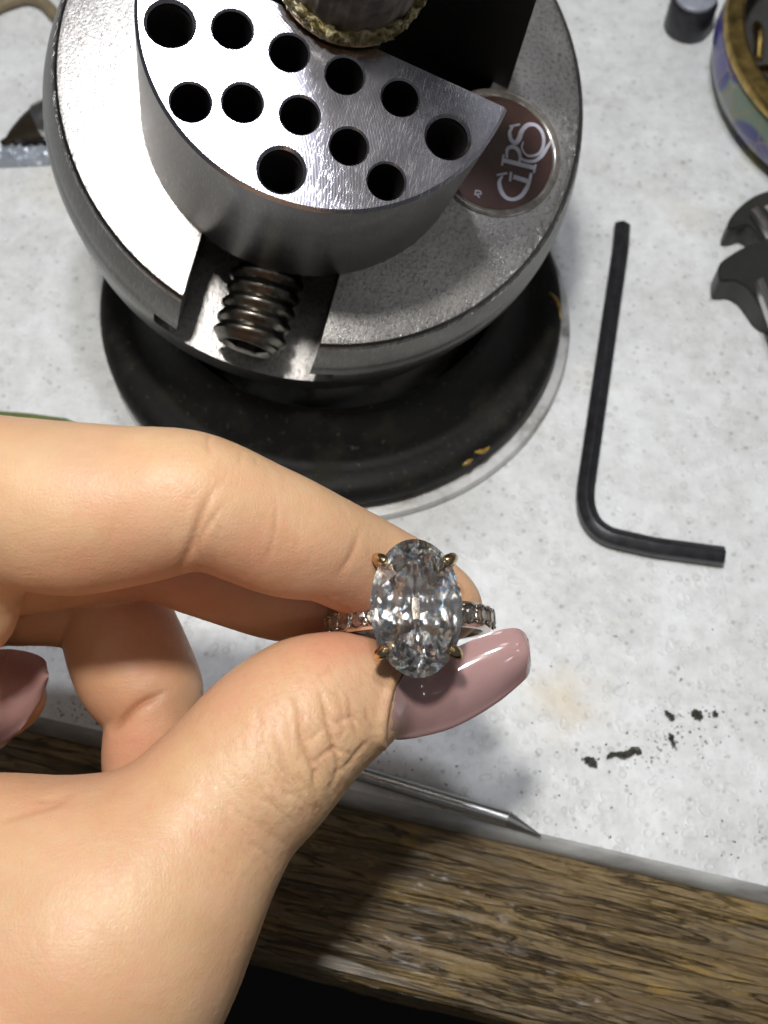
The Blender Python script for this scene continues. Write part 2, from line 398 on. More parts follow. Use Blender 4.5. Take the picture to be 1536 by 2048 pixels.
# near jaw: segment of a drum, drilled
JR, JH, JC = 22.2, 24.08, np.array([-1.5, -4.9])
e0 = np.array([20.17, -7.62])                     # corner on the straight edge
oe = float(np.dot(e0 - JC, -sd))                  # signed distance of the straight edge from the centre
a0 = math.asin(oe / JR)
poly = []
for k in range(97):
    a = math.pi - a0 + (math.pi + 2 * a0) * k / 96
    poly.append((JR * math.cos(a), JR * math.sin(a)))
poly = [tuple(JC + RS[:2, :2] @ np.array(q)) for q in poly]
def ring_poly(sh): return [tuple(JC + (np.array(q) - JC) * (1 - sh / JR)) for q in poly]
n = len(poly)
V = [(x, y, 0.004) for x, y in poly] + [(x, y, JH - 0.4) for x, y in poly] + [(x, y, JH) for x, y in ring_poly(0.4)]
Fc = [tuple(range(n - 1, -1, -1)), tuple(range(2 * n, 3 * n))] + [(L * n + i, L * n + (i + 1) % n, (L + 1) * n + (i + 1) % n, (L + 1) * n + i) for L in (0, 1) for i in range(n)]
holes = [(-18.67, -11.37, 2.55), (-12.02, -9.55, 2.2), (-5.26, -9.96, 2.17), (1.4, -10.33, 2.17), (8.16, -10.69, 2.13), (14.64, -13.36, 2.45), (-14.05, -19.31, 2.2),
         (-8.64, -17.41, 2.2), (-2.18, -16.62, 2.18), (4.04, -18.24, 2.13), (-2.43, -23.47, 2.5), (9.19, -20.77, 2.12)]
cut = []
for x, y, r in holes:
    if r > 2.4: pr = [(0, 4)] + [(r + (0.16 if k % 2 else -0.08), 4 + k * 0.36) for k in range(int((JH - 4.6) / 0.36))] + [(r, JH - 0.35), (r + 0.38, JH + 0.03), (r + 0.38, JH + 3), (0, JH + 3)]
    else: pr = [(0, 6), (r, 6.6), (r, JH - 0.22), (r + 0.25, JH + 0.03), (r + 0.25, JH + 3), (0, JH + 3)]
    v, f = lathe(pr, 40); cut.append((xform(v, None, (x, y, 0)), f))
scr_c = np.array([-0.9, 0.0])
jv, jf = boolean(V, Fc, cut)
jaw = mesh('near_jaw', jv, jf, M_JAW, vise, 30)
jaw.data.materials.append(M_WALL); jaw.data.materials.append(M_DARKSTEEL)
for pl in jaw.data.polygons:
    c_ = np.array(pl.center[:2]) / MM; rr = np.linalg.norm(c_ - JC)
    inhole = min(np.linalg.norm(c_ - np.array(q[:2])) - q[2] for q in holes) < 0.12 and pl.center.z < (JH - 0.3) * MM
    if inhole: pl.material_index = 2  # bores take the dark steel below their rims
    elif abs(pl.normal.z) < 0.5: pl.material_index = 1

# far jaw: tall dark block whose face looks at the near jaw
fc = np.array([23.82, 8.17]); fh = 46.0
loc = np.linalg.inv(RS[:2, :2]) @ fc; x1, y0 = loc
V = []
for zz, dx in ((0.004, 0.0), (fh, -fh * 0.135)):
    for (x, y) in ((-x1 + 1 - dx, y0), (x1 + dx, y0), (x1 + dx - 2.0, y0 + 5.5), (x1 * 0.6 + dx, y0 + 13), (-x1 * 0.6 - dx, y0 + 13), (-x1 + 3 - dx, y0 + 5.5)):
        V.append((*(RS[:2, :2] @ np.array([x, y])), zz))
Fc = [(5, 4, 3, 2, 1, 0), tuple(range(6, 12))] + [(i, (i + 1) % 6, 6 + (i + 1) % 6, 6 + i) for i in range(6)]
tag(mesh('far_jaw', V, Fc, M_DARKSTEEL, vise, 30), 'tall dark far jaw')

# clamping screw in the slot
def thread(r, pitch, L, n=40, depth=0.62):
    prof_ = []; V = []; Fc = []
    step = pitch / 8; m_ = int(L / step)
    for i in range(m_ + 1):
        z = i * step
        for k in range(n):
            ph = (z / pitch - k / n) % 1.0
            tri = 1 - abs(2 * ph - 1)                     # 0..1
            rr = r - depth * (1 - min(1, max(0, (tri - 0.12) / 0.62)))
            if z > L - 0.9: rr = min(rr, r - depth * 0.4 - 0.9 + (L - z))
            a = 2 * math.pi * k / n; V.append((rr * math.cos(a), rr * math.sin(a), z))
    for i in range(m_):
        for k in range(n):
            j = (k + 1) % n; Fc.append((i * n + k, i * n + j, (i + 1) * n + j, (i + 1) * n + k))
    z = m_ * step; top = m_ * n
    hexr = []
    rows = [top]
    for rr, dz, hexa in ((r * 0.66, 0.0, 0), (r * 0.60, -0.35, 1), (r * 0.60, -4.0, 1)):
        rows.append(len(V))
        for k in range(n):
            a = 2 * math.pi * k / n
            q = rr
            if hexa: q = rr * math.cos(math.pi / 6) / math.cos((a % (math.pi / 3)) - math.pi / 6)
            V.append((q * math.cos(a), q * math.sin(a), z + dz))
    for A, B in zip(rows[:-1], rows[1:]):
        for k in range(n): j = (k + 1) % n; Fc.append((A + k, A + j, B + j, B + k))
    Fc.append(tuple(rows[-1] + k for k in range(n))); Fc.append(tuple(range(n - 1, -1, -1)))
    return np.array(V), Fc
tv, tf = thread(5.0, 2.05, 17.5)
Bs = basis(np.array([-0.02, -1.0, -0.02]))
s_start = atv(548, 545, -4.2)
sv = xform(tv, Bs, np.array([-0.5, -19.5, -4.6]))
screw = mesh('clamp_screw', sv, tf, M_SCREW, vise, 40)

# badge
m = NT('badge_resin'); m.set(Base_Color=m.ramp(m.noise(400, 4), [(0.3, (0.060, 0.022, 0.016)), (0.7, (0.085, 0.032, 0.022))]), Roughness=0.35, Coat_Weight=0.6, Coat_Roughness=0.08)
bdv, bdf = lathe([(0, -0.85), (8.1, -0.85), (8.1, -0.16), (8.0, -0.08), (0, -0.05)], 72)
badge = mesh('badge', xform(bdv, None, (*bdg_c, 0)), bdf, m.m, vise, 35)
tag(badge, 'round brown maker badge with pale interlaced letters')
m = NT('badge_rim_resin'); m.set(Base_Color=m.ramp(m.noise(900, 4), [(0.3, (0.13, 0.115, 0.10)), (0.7, (0.24, 0.22, 0.19))]), Roughness=0.2, Coat_Weight=0.5)
rv, rf = lathe([(8.1, -0.85), (9.2, -0.85), (9.2, 0.06), (8.9, 0.14), (8.4, 0.06), (8.1, -0.10), (8.1, -0.85)], 72)
mesh('badge_rim', xform(rv, None, (*bdg_c, 0)), rf, m.m, badge, 35)
M_LETTER = plain('badge_letter_white', (0.62, 0.62, 0.72), 0.4)
def stroke(pts, width, z=0.0, sub=10):
    P = np.array([atv(860 + x / 3.84, y / 3.84, 0)[:2] for x, y in pts]); w = np.broadcast_to(np.asarray(width, float) * 0.0168, (len(P),))
    Q = spline(np.c_[P, w], sub * (len(P) - 1) + 1) if len(P) > 2 else np.c_[P, w]
    V = []; Fc = []; n = len(Q)
    for i in range(n):
        t = Q[min(i + 1, n - 1), :2] - Q[max(i - 1, 0), :2]; t /= np.linalg.norm(t) + 1e-9; nn = np.array([-t[1], t[0]]) * Q[i, 2] / 2
        for zz in (0.0, 0.10): V += [(*(Q[i, :2] + nn), z - 0.06 + zz), (*(Q[i, :2] - nn), z - 0.06 + zz)]
    for i in range(n - 1):
        a, b = 4 * i, 4 * i + 4
        Fc += [(a + 2, a + 3, b + 3, b + 2), (a, b, b + 1, a + 1), (a, a + 2, b + 2, b), (a + 1, b + 1, b + 3, a + 3)]
    Fc += [(0, 1, 3, 2), (4 * n - 4, 4 * n - 2, 4 * n - 1, 4 * n - 3)]
    return np.array(V), Fc
G = [stroke([(556, 1352), (532, 1400), (548, 1470), (585, 1518), (640, 1532), (700, 1505), (742, 1445), (765, 1385), (778, 1330)], [14, 30, 36, 30, 28, 34, 34, 26, 22], 0.0),
     stroke([(512, 1345), (592, 1330)], [16, 16], 0.012), stroke([(640, 1358), (748, 1392)], [38, 38], 0.006), stroke([(622, 1322), (614, 1392)], [18, 18], 0.018)]
Rl = [stroke([(566, 1232), (800, 1290)], [36, 36], 0.024), stroke([(566, 1188), (552, 1272)], [18, 18], 0.03), stroke([(812, 1262), (796, 1330)], [16, 16], 0.03),
      stroke([(590, 1215), (592, 1150), (630, 1128), (672, 1150), (690, 1200), (684, 1262)], [16, 26, 34, 34, 26, 16], 0.036),
      stroke([(690, 1205), (722, 1232), (790, 1240), (850, 1205), (895, 1140), (932, 1078)], [16, 24, 26, 30, 28, 14], 0.042)]
Sl = [stroke([(640, 968), (612, 1015), (622, 1075), (655, 1098), (682, 1068), (706, 1005), (750, 962), (805, 962), (850, 1000), (872, 1060), (866, 1130), (835, 1180), (785, 1198), (740, 1192), (705, 1140), (715, 1090)],
              [14, 26, 34, 36, 40, 38, 36, 30, 28, 28, 26, 22, 20, 16, 14, 10], 0.05), stroke([(610, 972), (690, 956)], [16, 16], 0.056)]
for nm, prt in (('letter', G), ('letter', Rl), ('letter', Sl)):
    v, f = merge(prt); mesh(nm, v, f, M_LETTER, badge, 30)
tr = [stroke([(350, 1462), (385, 1468)], [10, 10]), stroke([(352, 1462), (345, 1500)], [9, 9], 0.004), stroke([(385, 1468), (392, 1490), (360, 1492), (380, 1520)], [9, 9, 9, 9], 0.008)]
v, f = merge(tr); mesh('trademark', v, f, M_LETTER, badge, 30)

# ------------------------------------------------------------------ round post clamped in the vise
post_c = np.array([-1.1, 0.9, JH])
post = empty('clamped_post', mat=mat_v @ Matrix.Translation(Vector(post_c * MM)))
tag(post, 'fluted round grey post with brassy crusted rim clamped upright in the vise', 'post')
m = NT('post_grey'); nn = m.noise(260, 5, 0.6)
m.set(Base_Color=m.ramp(nn, [(0.30, (0.05, 0.04, 0.035)), (0.5, (0.20, 0.18, 0.16)), (0.75, (0.34, 0.32, 0.29))]), Roughness=0.42, Metallic=0.35, Normal=m.bump(m.noise(1500, 4), 0.25, 0.0001))
def flute(r, z, a): return r + 0.22 * (abs(((a * 14 / (2 * math.pi)) % 1) - 0.5) * 2 > 0.45) * (1 if z > 3 else 0), z
pv, pf = lathe([(0, 1.6), (7.6, 1.6), (7.7, 3.2), (7.7, 5), (7.7, 52), (0, 52)], 168, flute)
mesh('shaft', pv, pf, m.m, post, 40)
m = NT('crusted_rim'); nn = m.noise(900, 5, 0.65)
m.set(Base_Color=m.ramp(nn, [(0.30, (0.05, 0.045, 0.02)), (0.48, (0.24, 0.19, 0.07)), (0.62, (0.50, 0.46, 0.32)), (0.8, (0.8, 0.8, 0.72))]), Roughness=0.25, Metallic=0.75, Normal=m.bump(nn, 1.0, 0.0006))
V = []; nA, nB = 220, 16
for i in range(nA):
    a = 2 * math.pi * i / nA
    for k in range(nB):
        b = 2 * math.pi * k / nB
        rr = 0.95 + 0.30 * (math.sin(a * 17 + 2 * math.sin(b)) * math.sin(b * 3 + a * 9)) + 0.09 * RNG.standard_normal()
        V.append(((8.0 + rr * math.cos(b) * 0.9) * math.cos(a), (8.0 + rr * math.cos(b) * 0.9) * math.sin(a), 2.2 + rr * 1.1 * math.sin(b)))
Fc = [(i * nB + k, ((i + 1) % nA) * nB + k, ((i + 1) % nA) * nB + (k + 1) % nB, i * nB + (k + 1) % nB) for i in range(nA) for k in range(nB)]
mesh('crusted_rim', V, Fc, m.m, post, 60)
bv_, bf_ = lathe([(0, 0.6), (8.3, 0.6), (8.6, 0.9), (8.6, 1.3), (8.2, 1.7), (0, 1.7)], 96)
mesh('brass_ring', bv_, bf_, plain('brass_dull', (0.42, 0.26, 0.10), 0.35, 1.0, 0.2, var=0.3), post, 35)
sv_, sf_ = lathe([(0, -16), (4.5, -16), (4.5, 0.6), (0, 0.6)], 48)
mesh('shank', xform(sv_, None, (1.5, 1.8, 0)), sf_, M_DARKSTEEL, post, 35)

# ------------------------------------------------------------------ rubber ring and metal disc under the vise
def circ_fit(pts, z):
    P = np.array([at(x, y, z)[:2] for x, y in pts]); A = np.c_[2 * P, np.ones(len(P))]
    s = np.linalg.lstsq(A, (P ** 2).sum(1), rcond=None)[0]; return s[:2], math.sqrt(s[2] + s[0] ** 2 + s[1] ** 2)
pad_c, pad_r = circ_fit([(205, 620), (210, 680), (222, 740), (250, 830), (1133, 529), (1123, 580), (1104, 712), (1057, 790), (971, 888), (873, 955), (795, 994)], 6.0)
dsk_c, dsk_r = circ_fit([(1147, 634), (1139, 732), (1069, 857), (990, 939), (912, 998), (819, 1033)], 1.2)
_k = np.array([0.80, -0.60]); dsk_c = dsk_c + _k * 4.6; dsk_r -= 4.6
m = NT('grimy_black_rubber')
d1 = m.ramp(m.noise(190, 6, 0.65), [(0.5, 0.0), (0.72, 1.0)]); d2 = m.ramp(m.noise(900, 4, 0.7), [(0.62, 0.0), (0.72, 1.0)])
c = m.mix(m.math('MULTIPLY', d1, 0.5), (0.006, 0.006, 0.0055), (0.040, 0.037, 0.024)); c = m.mix(m.math('MULTIPLY', d2, 0.5), c, (0.16, 0.14, 0.09))
m.set(Base_Color=c, Roughness=m.ramp(d1, [(0.0, 0.6), (1.0, 0.85)]), Specular_IOR_Level=0.25, Normal=m.bump(m.noise(700, 5), 0.35, 0.0003))
prof = [(pad_r - 15, 1.7), (pad_r - 2.2, 1.7)]
for k in range(9):
    a = -math.pi / 2 + math.pi * k / 8; prof.append((pad_r - 2.6 + 2.6 * math.cos(a), 4.4 + 2.6 * math.sin(a)))
prof += [(pad_r - 4.0, 7.3), (pad_r - 5.0, 7.1), (pad_r - 6.0, 7.9), (pad_r - 8.2, 11.2), (pad_r - 9.4, 14.8), (pad_r - 10.6, 15.6), (pad_r - 14.5, 7.0), (pad_r - 15, 1.7)]
pv, pf = lathe(prof, 128)
pad = mesh('rubber_ring', xform(pv, None, (*pad_c, 0)), pf, m.m, None, 50, np.array([*pad_c, 0.0]))
tag(pad, 'thick grimy black rubber ring under the ball vise', 'ring pad')
m = NT('worn_pale_metal'); nn = m.noise(120, 6, 0.65)
m.set(Base_Color=m.ramp(nn, [(0.32, (0.20, 0.19, 0.17)), (0.48, (0.55, 0.55, 0.54)), (0.75, (0.72, 0.72, 0.72))]), Roughness=0.38, Metallic=0.3, Normal=m.bump(m.noise(700, 5), 0.4, 0.0002))
dv, df = lathe([(0, 0.05), (dsk_r - 0.3, 0.05), (dsk_r, 0.3), (dsk_r, 0.9), (dsk_r - 0.4, 1.3), (dsk_r - 2.6, 1.55), (0, 1.6)], 128)
tag(mesh('metal_disc', xform(dv, None, (*dsk_c, 0)), df, m.m, None, 35, np.array([*dsk_c, 0.05])), 'pale worn flat metal disc showing beneath the black rubber ring', 'disc')
# dried glue smears on the ring's flank
m_glue = plain('amber_glue', (0.36, 0.22, 0.045), 0.25, var=0.35, Transmission_Weight=0.2)
def on_pad(x, y, z=9.5): return at(x, y, z)
for pts in ([(1100, 578), (1112, 588), (1122, 602), (1126, 622)], [(952, 893), (968, 888), (984, 879)], [(930, 918), (940, 910), (948, 902)]):
    P = spline([on_pad(*q, 8.0) for q in pts], 14)
    for i in range(len(P)):
        d = P[i, :2] - pad_c; L = np.linalg.norm(d); P[i, :2] = pad_c + d / L * min(L, pad_r - 0.2)
        k = (pad_r - 2.6); rr = np.linalg.norm(P[i, :2] - pad_c) - k; P[i, 2] = 4.4 + math.sqrt(max(0, 2.6 ** 2 - max(0, rr) ** 2))
    gv, gf = tube(P, 0.08 + 0.34 * np.sin(np.linspace(0.15, math.pi - 0.1, len(P))), 8)
    mesh('glue_smear', gv - np.array([*pad_c, 0.0]), gf, m_glue, pad, 60)

# ================================================================== DIAMOND RING
def glass(name, tint=(1, 1, 1), ior=2.42, disp=0.016, rough=0.072):
    m = NT(name); m.N.remove(m.p); last = None
    for c, k in (((1, 0, 0), -1), ((0, 1, 0), 0), ((0, 0, 1), 1)):
        g = m.node('BsdfGlass', {'Color': (c[0] * tint[0], c[1] * tint[1], c[2] * tint[2], 1), 'Roughness': rough, 'IOR': ior + k * disp}).outputs[0]
        if last is None: last = g
        else: last = m.node('AddShader', {0: last, 1: g}).outputs[0]
    m.L.new(last, m.out.inputs['Surface']); return m.m
M_DIAMOND = glass('diamond', (1.0, 1.0, 1.0))
m = NT('rose_gold'); m.set(Base_Color=m.ramp(m.noise(700, 3), [(0.3, (0.58, 0.43, 0.24)), (0.7, (0.72, 0.56, 0.34))]), Metallic=1.0, Roughness=0.16, Normal=m.bump(m.noise(3500, 3), 0.08, 0.00005))
M_GOLD = m.m
m = NT('white_gold'); m.set(Base_Color=m.ramp(m.noise(900, 3), [(0.3, (0.34, 0.29, 0.25)), (0.7, (0.52, 0.45, 0.39))]), Metallic=1.0, Roughness=0.18)
M_WGOLD = m.m

KEEL = 0.70
def brilliant(ax, ay, crown, pav, table=0.56, star=0.79, low=0.22, extra=True, girdle=0.05):
    """inset levels keep the same slope all round, so an oval ends in a short keel"""
    V = []; Fc = []; ex = ay - ax
    def add(r, deg, z):
        a = math.radians(deg); k = r if r > 0.02 else 0.02
        V.append((ax * r * math.cos(a), (ax * r + ex * (KEEL + (1 - KEEL) * r)) * math.sin(a), z)); return len(V) - 1
    T = [add(table, 45 * k, crown) for k in range(8)]
    S = [add(star, 45 * k + 22.5, crown * 0.52) for k in range(8)]
    NG = 48 if extra else 16; g8 = NG // 8; ga = 360.0 / NG
    Gt = [add(1, ga * k, girdle) for k in range(NG)]; Gb = [add(1, ga * k, -girdle) for k in range(NG)]
    Fc.append(tuple(T))
    for k in range(8):
        k1 = (k + 1) % 8
        Fc += [(T[k], S[k], T[k1]), (T[k], S[k - 1], Gt[g8 * k]), (T[k], Gt[g8 * k], S[k])]
        Fc += [(S[k], Gt[g8 * k + q], Gt[(g8 * k + q + 1) % NG]) for q in range(g8)]
    for k in range(NG): j = (k + 1) % NG; Fc.append((Gt[k], Gb[k], Gb[j], Gt[j]))
    cu = add(0, 0, -pav) if not extra else None
    if extra:                                            # crushed-ice pavilion: six tiers of small facets with slightly changing slopes
        n = 24; rows = [(0.85, 0.165), (0.69, 0.325), (0.53, 0.488), (0.38, 0.632), (0.24, 0.772), (0.11, 0.892)]
        prev = [Gb[2 * k] for k in range(n)]; mid = [Gb[2 * k + 1] for k in range(n)]; off = 0
        for t, (r, zf) in enumerate(rows):
            off ^= 1; Q = [add(r, 15.0 * k + 7.5 * off, -pav * zf) for k in range(n)]
            for k in range(n):
                j = (k + 1) % n
                if off: a_, b_, q_, q2 = prev[k], prev[j], Q[k], Q[k - 1]
                else: a_, b_, q_, q2 = prev[k - 1], prev[k], Q[k], Q[k - 1]
                if t == 0: Fc += [(a_, q_, mid[k]), (mid[k], q_, b_)]
                else: Fc.append((a_, q_, b_))
                Fc.append((prev[k], Q[k - 1], Q[k]) if off else (prev[k], Q[k], Q[(k + 1) % n]))
            prev = Q
        Kp = {}
        def kp(k):
            y = round(math.sin(math.radians(15.0 * k + 7.5 * off)), 4)
            if y not in Kp: Kp[y] = add(0, 15.0 * k + 7.5 * off, -pav)
            return Kp[y]
        for k in range(n):
            f_ = tuple(dict.fromkeys([prev[k], kp(k), kp((k + 1) % n), prev[(k + 1) % n]]))
            if len(f_) > 2: Fc.append(f_)
    else:
        Q = [add(low, 45 * k + 22.5, -pav * 0.80) for k in range(8)]
        for k in range(8):
            Fc += [(Gb[2 * k], Q[k], Gb[2 * k + 1]), (Gb[2 * k + 1], Q[k], Gb[(2 * k + 2) % 16]), (Gb[2 * k], Q[k - 1], cu), (Gb[2 * k], cu, Q[k])]
    bm = bmesh.new(); vs_ = [bm.verts.new(v) for v in V]
    for f in Fc: bm.faces.new([vs_[i] for i in f])
    bmesh.ops.recalc_face_normals(bm, faces=bm.faces); bm.verts.index_update()
    V = np.array([v.co[:] for v in bm.verts]); Fc = [tuple(v.index for v in f.verts) for f in bm.faces]; bm.free()
    return V, Fc

RING_D = 113.5
rz = np.array([0.03, 0.23, 1.0]); rz /= np.linalg.norm(rz); ry = np.array([-0.035, 1.0, 0]); ry -= rz * (ry @ rz); ry /= np.linalg.norm(ry); rx = np.cross(ry, rz)
R_R = W @ np.stack([rx, ry, rz], 1); O_R = atd(833, 1215, RING_D)
mat_r = Matrix.Translation(Vector(O_R * MM)) @ Matrix([list(r) for r in R_R]).to_4x4()
ring = empty('ring', mat=mat_r)
tag(ring, 'gold ring with a large oval diamond and small stones along its band', 'ring')
AX, AY = 4.55, 6.90
v, f = brilliant(AX, AY, 1.45, 4.05)
mesh('oval_diamond', v, f, M_DIAMOND, ring, 'flat')
# claws: from the basket up and over the girdle
for ang in (41, 136, 219, 319):
    a = math.radians(ang); ex, ey = AX * math.cos(a), AY * math.sin(a); nx, ny = math.cos(a) / AX, math.sin(a) / AY; L = math.hypot(nx, ny); nx /= L; ny /= L
    pts = [(ex * 0.42, ey * 0.42, -5.2), (ex * 0.78 + nx * 0.25, ey * 0.78 + ny * 0.25, -2.8), (ex + nx * 0.42, ey + ny * 0.42, -0.5), (ex + nx * 0.36, ey + ny * 0.36, 0.35), (ex - nx * 0.15, ey - ny * 0.15, 0.80), (ex - nx * 0.60, ey - ny * 0.60, 0.95)]
    P = spline(pts, 26); rr = np.interp(np.linspace(0, 1, 26), [0, 0.5, 0.75, 0.92, 1.0], [0.50, 0.56, 0.62, 0.56, 0.30])
    pv, pf = tube(P, rr, 12); mesh('prong', pv, pf, M_GOLD, ring, 50)
# basket rails
for s_, z_, r_ in ((0.80, -2.7, 0.34), (0.50, -4.7, 0.38)):
    P = [(AX * s_ * math.cos(t) * 1.04, AY * s_ * math.sin(t) * 1.02, z_) for t in np.linspace(0, 2 * math.pi, 61)]
    pv, pf = tube(P, r_, 10, cap=False); mesh('basket_rail', pv, pf, M_GOLD, ring, 60)
# band
RB, ZB = 8.35, -12.6
V = []; nA = 160; cs = [(-1.34, -0.45), (-1.34, 0.30), (-1.05, 0.55), (1.05, 0.55), (1.34, 0.30), (1.34, -0.45), (0.9, -0.62), (-0.9, -0.62)]
for i in range(nA):
    t = 2 * math.pi * i / nA; top = 0.5 + 0.5 * math.cos(t); w = 0.88 + 0.12 * top
    for (yy, rr) in cs: V.append(((RB + rr) * math.sin(t), yy * w, ZB + (RB + rr) * math.cos(t)))
nB = len(cs)
Fc = [(i * nB + k, i * nB + (k + 1) % nB, ((i + 1) % nA) * nB + (k + 1) % nB, ((i + 1) % nA) * nB + k) for i in range(nA) for k in range(nB)]
M_BAND = plain('pale_gold', (0.78, 0.70, 0.60), 0.2, 1.0, var=0.2)
band = mesh('band', V, Fc, M_BAND, ring, 40)
sv0, sf0 = brilliant(0.98, 0.98, 0.34, 0.80, extra=False, girdle=0.03)
M_SMALL = glass('small_diamond', (0.99, 0.99, 1.0), rough=0.10)
stone_me = None
for sgn in (-1, 1):
    for k in range(5):
        t = sgn * math.radians(27 + 13.4 * k); dirr = np.array([math.sin(t), 0, math.cos(t)]); c0 = np.array([0, 0, ZB]) + dirr * (RB + 0.66)
        Bx = np.stack([np.array([math.cos(t), 0, -math.sin(t)]), np.array([0, 1.0, 0]), dirr], 1)
        o = mesh('side_stone', xform(sv0, Bx, c0), sf0, M_SMALL, band, 'flat')
        P = [c0 + Bx @ np.array([1.0 * math.cos(q), 1.08 * math.sin(q), -0.02]) for q in np.linspace(0, 2 * math.pi, 25)]
        pv, pf = tube(P, 0.13, 6, cap=False, up=(0, 1, 0)); mesh('stone_seat', pv, pf, M_WGOLD, band, 60)
        for (bx, by) in ((1.02, 0.76), (-1.02, 0.76), (1.02, -0.76), (-1.02, -0.76)):
            bm = bmesh.new(); bmesh.ops.create_icosphere(bm, subdivisions=1, radius=0.21)
            for q in bm.verts: q.co = Vector(c0 + Bx @ (np.array(q.co) + np.array([bx * 0.92, by * 1.05, 0.12])))
            bm_mesh('bead', bm, M_WGOLD, band, 60)

# ================================================================== HAND
def S(x, y, d, r): c = atd(x, y, d); return (*c, r * d / F_PX)
def pairs(rows, n):
    """rows of (upper x, upper y, lower x, lower y, depth) -> balls"""
    b = [((a[0] + a[2]) / 2, (a[1] + a[3]) / 2, a[4], math.hypot(a[0] - a[2], a[1] - a[3]) / 2) for a in rows]
    return np.array([S(*q) for q in spline(b, n)])
def balls(rows, n): return np.array([S(*q) for q in spline(rows, n)])
index_f = pairs([(-160, 815, -160, 1180, 115), (0, 833, 10, 1168, 114), (130, 845, 132, 1190, 113), (262, 854, 250, 1170, 112.5), (370, 859, 342, 1143, 112), (446, 882, 410, 1141, 112.5), (522, 917, 472, 1165, 114),
                 (602, 955, 545, 1189, 116), (682, 995, 610, 1196, 118), (748, 1030, 662, 1215, 120.5), (806, 1062, 722, 1240, 122.5), (862, 1096, 778, 1255, 124), (912, 1132, 828, 1265, 125), (938, 1160, 858, 1268, 125.5)], 44)
middle_f = balls([(-140, 1100, 128, 115), (40, 1128, 128, 102), (180, 1112, 129, 96), (300, 1112, 130, 88), (400, 1140, 130, 91), (500, 1174, 130, 90), (575, 1193, 130, 89), (650, 1203, 130, 78), (690, 1208, 130, 62)], 30)
ring_f = balls([(-120, 1180, 136, 110), (60, 1185, 137, 105), (190, 1200, 137, 103), (225, 1225, 136.5, 106), (246, 1285, 136, 115), (272, 1345, 135, 117), (302, 1395, 134, 102), (303, 1432, 133.2, 88), (296, 1475, 133, 86), (288, 1530, 133, 80), (284, 1572, 133, 66)], 34)
little_f = balls([(-260, 1330, 135, 110), (-140, 1385, 134, 105), (-40, 1400, 133, 92), (20, 1392, 132.5, 72)], 14)
thumb_f = pairs([(60, 1690, 390, 2080, 113), (140, 1612, 432, 1990, 114), (236, 1552, 476, 1878, 115), (330, 1470, 548, 1745, 116.5), (400, 1402, 603, 1680, 117.5), (452, 1352, 648, 1622, 118.3), (505, 1315, 688, 1572, 119), (560, 1292, 718, 1538, 119.7),
                 (625, 1284, 752, 1505, 120.6), (690, 1286, 768, 1478, 121.8), (750, 1284, 805, 1462, 123.2), (805, 1304, 845, 1446, 124.2), (850, 1318, 885, 1424, 124.8)], 44)
palm = [balls([(-330, 1390, 126, 240), (-200, 1280, 121, 150), (-85, 1208, 118.5, 118)], 8),
        balls([(-330, 1390, 126, 250), (-260, 1640, 122, 230), (-150, 1790, 117, 205), (60, 1778, 115, 186)], 12),
        balls([(-330, 1390, 126, 250), (-280, 1150, 122, 230), (-180, 1010, 117, 180)], 8),
        balls([(-150, 1790, 117, 230), (-80, 1960, 115, 330), (-130, 2240, 116, 400), (-420, 2720, 120, 470), (-760, 3200, 124, 520)], 16),
        balls([(60, 1790, 115, 190), (140, 1900, 114, 262), (60, 2080, 115, 340)], 10)]
GROUPS = [(index_f, 2.2), (middle_f, 1.4), (ring_f, 1.4), (little_f, 1.4), (thumb_f, 2.6)]

def round_cone(p, A, B):
    a, r1, b, r2 = A[:3].astype(np.float32), np.float32(A[3]), B[:3].astype(np.float32), np.float32(B[3])
    ba = b - a; l2 = float(ba @ ba)
    if l2 < 1e-8 or abs(r1 - r2) >= math.sqrt(l2): 
        q = A if r1 > r2 else B
        return np.sqrt(((p - q[:3].astype(np.float32)) ** 2).sum(-1)) - np.float32(q[3])
    rr = r1 - r2; a2 = l2 - rr * rr; il2 = 1 / l2
    pa = p - a; y = pa @ ba; z = y - l2; w = pa * l2 - ba * y[..., None]; x2 = (w * w).sum(-1); y2 = y * y * l2; z2 = z * z * l2
    k = np.sign(rr) * rr * rr * x2
    d = (np.sqrt(x2 * a2 * il2) + y * rr) * il2 - r1
    c1 = np.sign(z) * a2 * z2 > k; c2 = (~c1) & (np.sign(y) * a2 * y2 < k)
    d = np.where(c1, np.sqrt(x2 + z2) * il2 - r2, d); return np.where(c2, np.sqrt(x2 + y2) * il2 - r1, d).astype(np.float32)
def smin(a, b, k):
    h = np.maximum(k - np.abs(a - b), 0) / k; return np.minimum(a, b) - h * h * k * 0.25
CHAINS = [(np.hstack([c[:-1], c[1:]]), 0, i) for i, c in enumerate(palm)] + [(np.hstack([c[:-1], c[1:]]), 1, i) for i, (c, _) in enumerate(GROUPS)]
def seg_center_dist(c):
    out = []
    for segs, _, _ in CHAINS:
        a, r1, b, r2 = segs[:, :3], segs[:, 3], segs[:, 4:7], segs[:, 7]; ab = b - a
        t = np.clip(((c - a) * ab).sum(1) / ((ab * ab).sum(1) + 1e-9), 0, 1); out.append(np.linalg.norm(c - a - t[:, None] * ab, axis=1) - np.maximum(r1, r2))
    return out
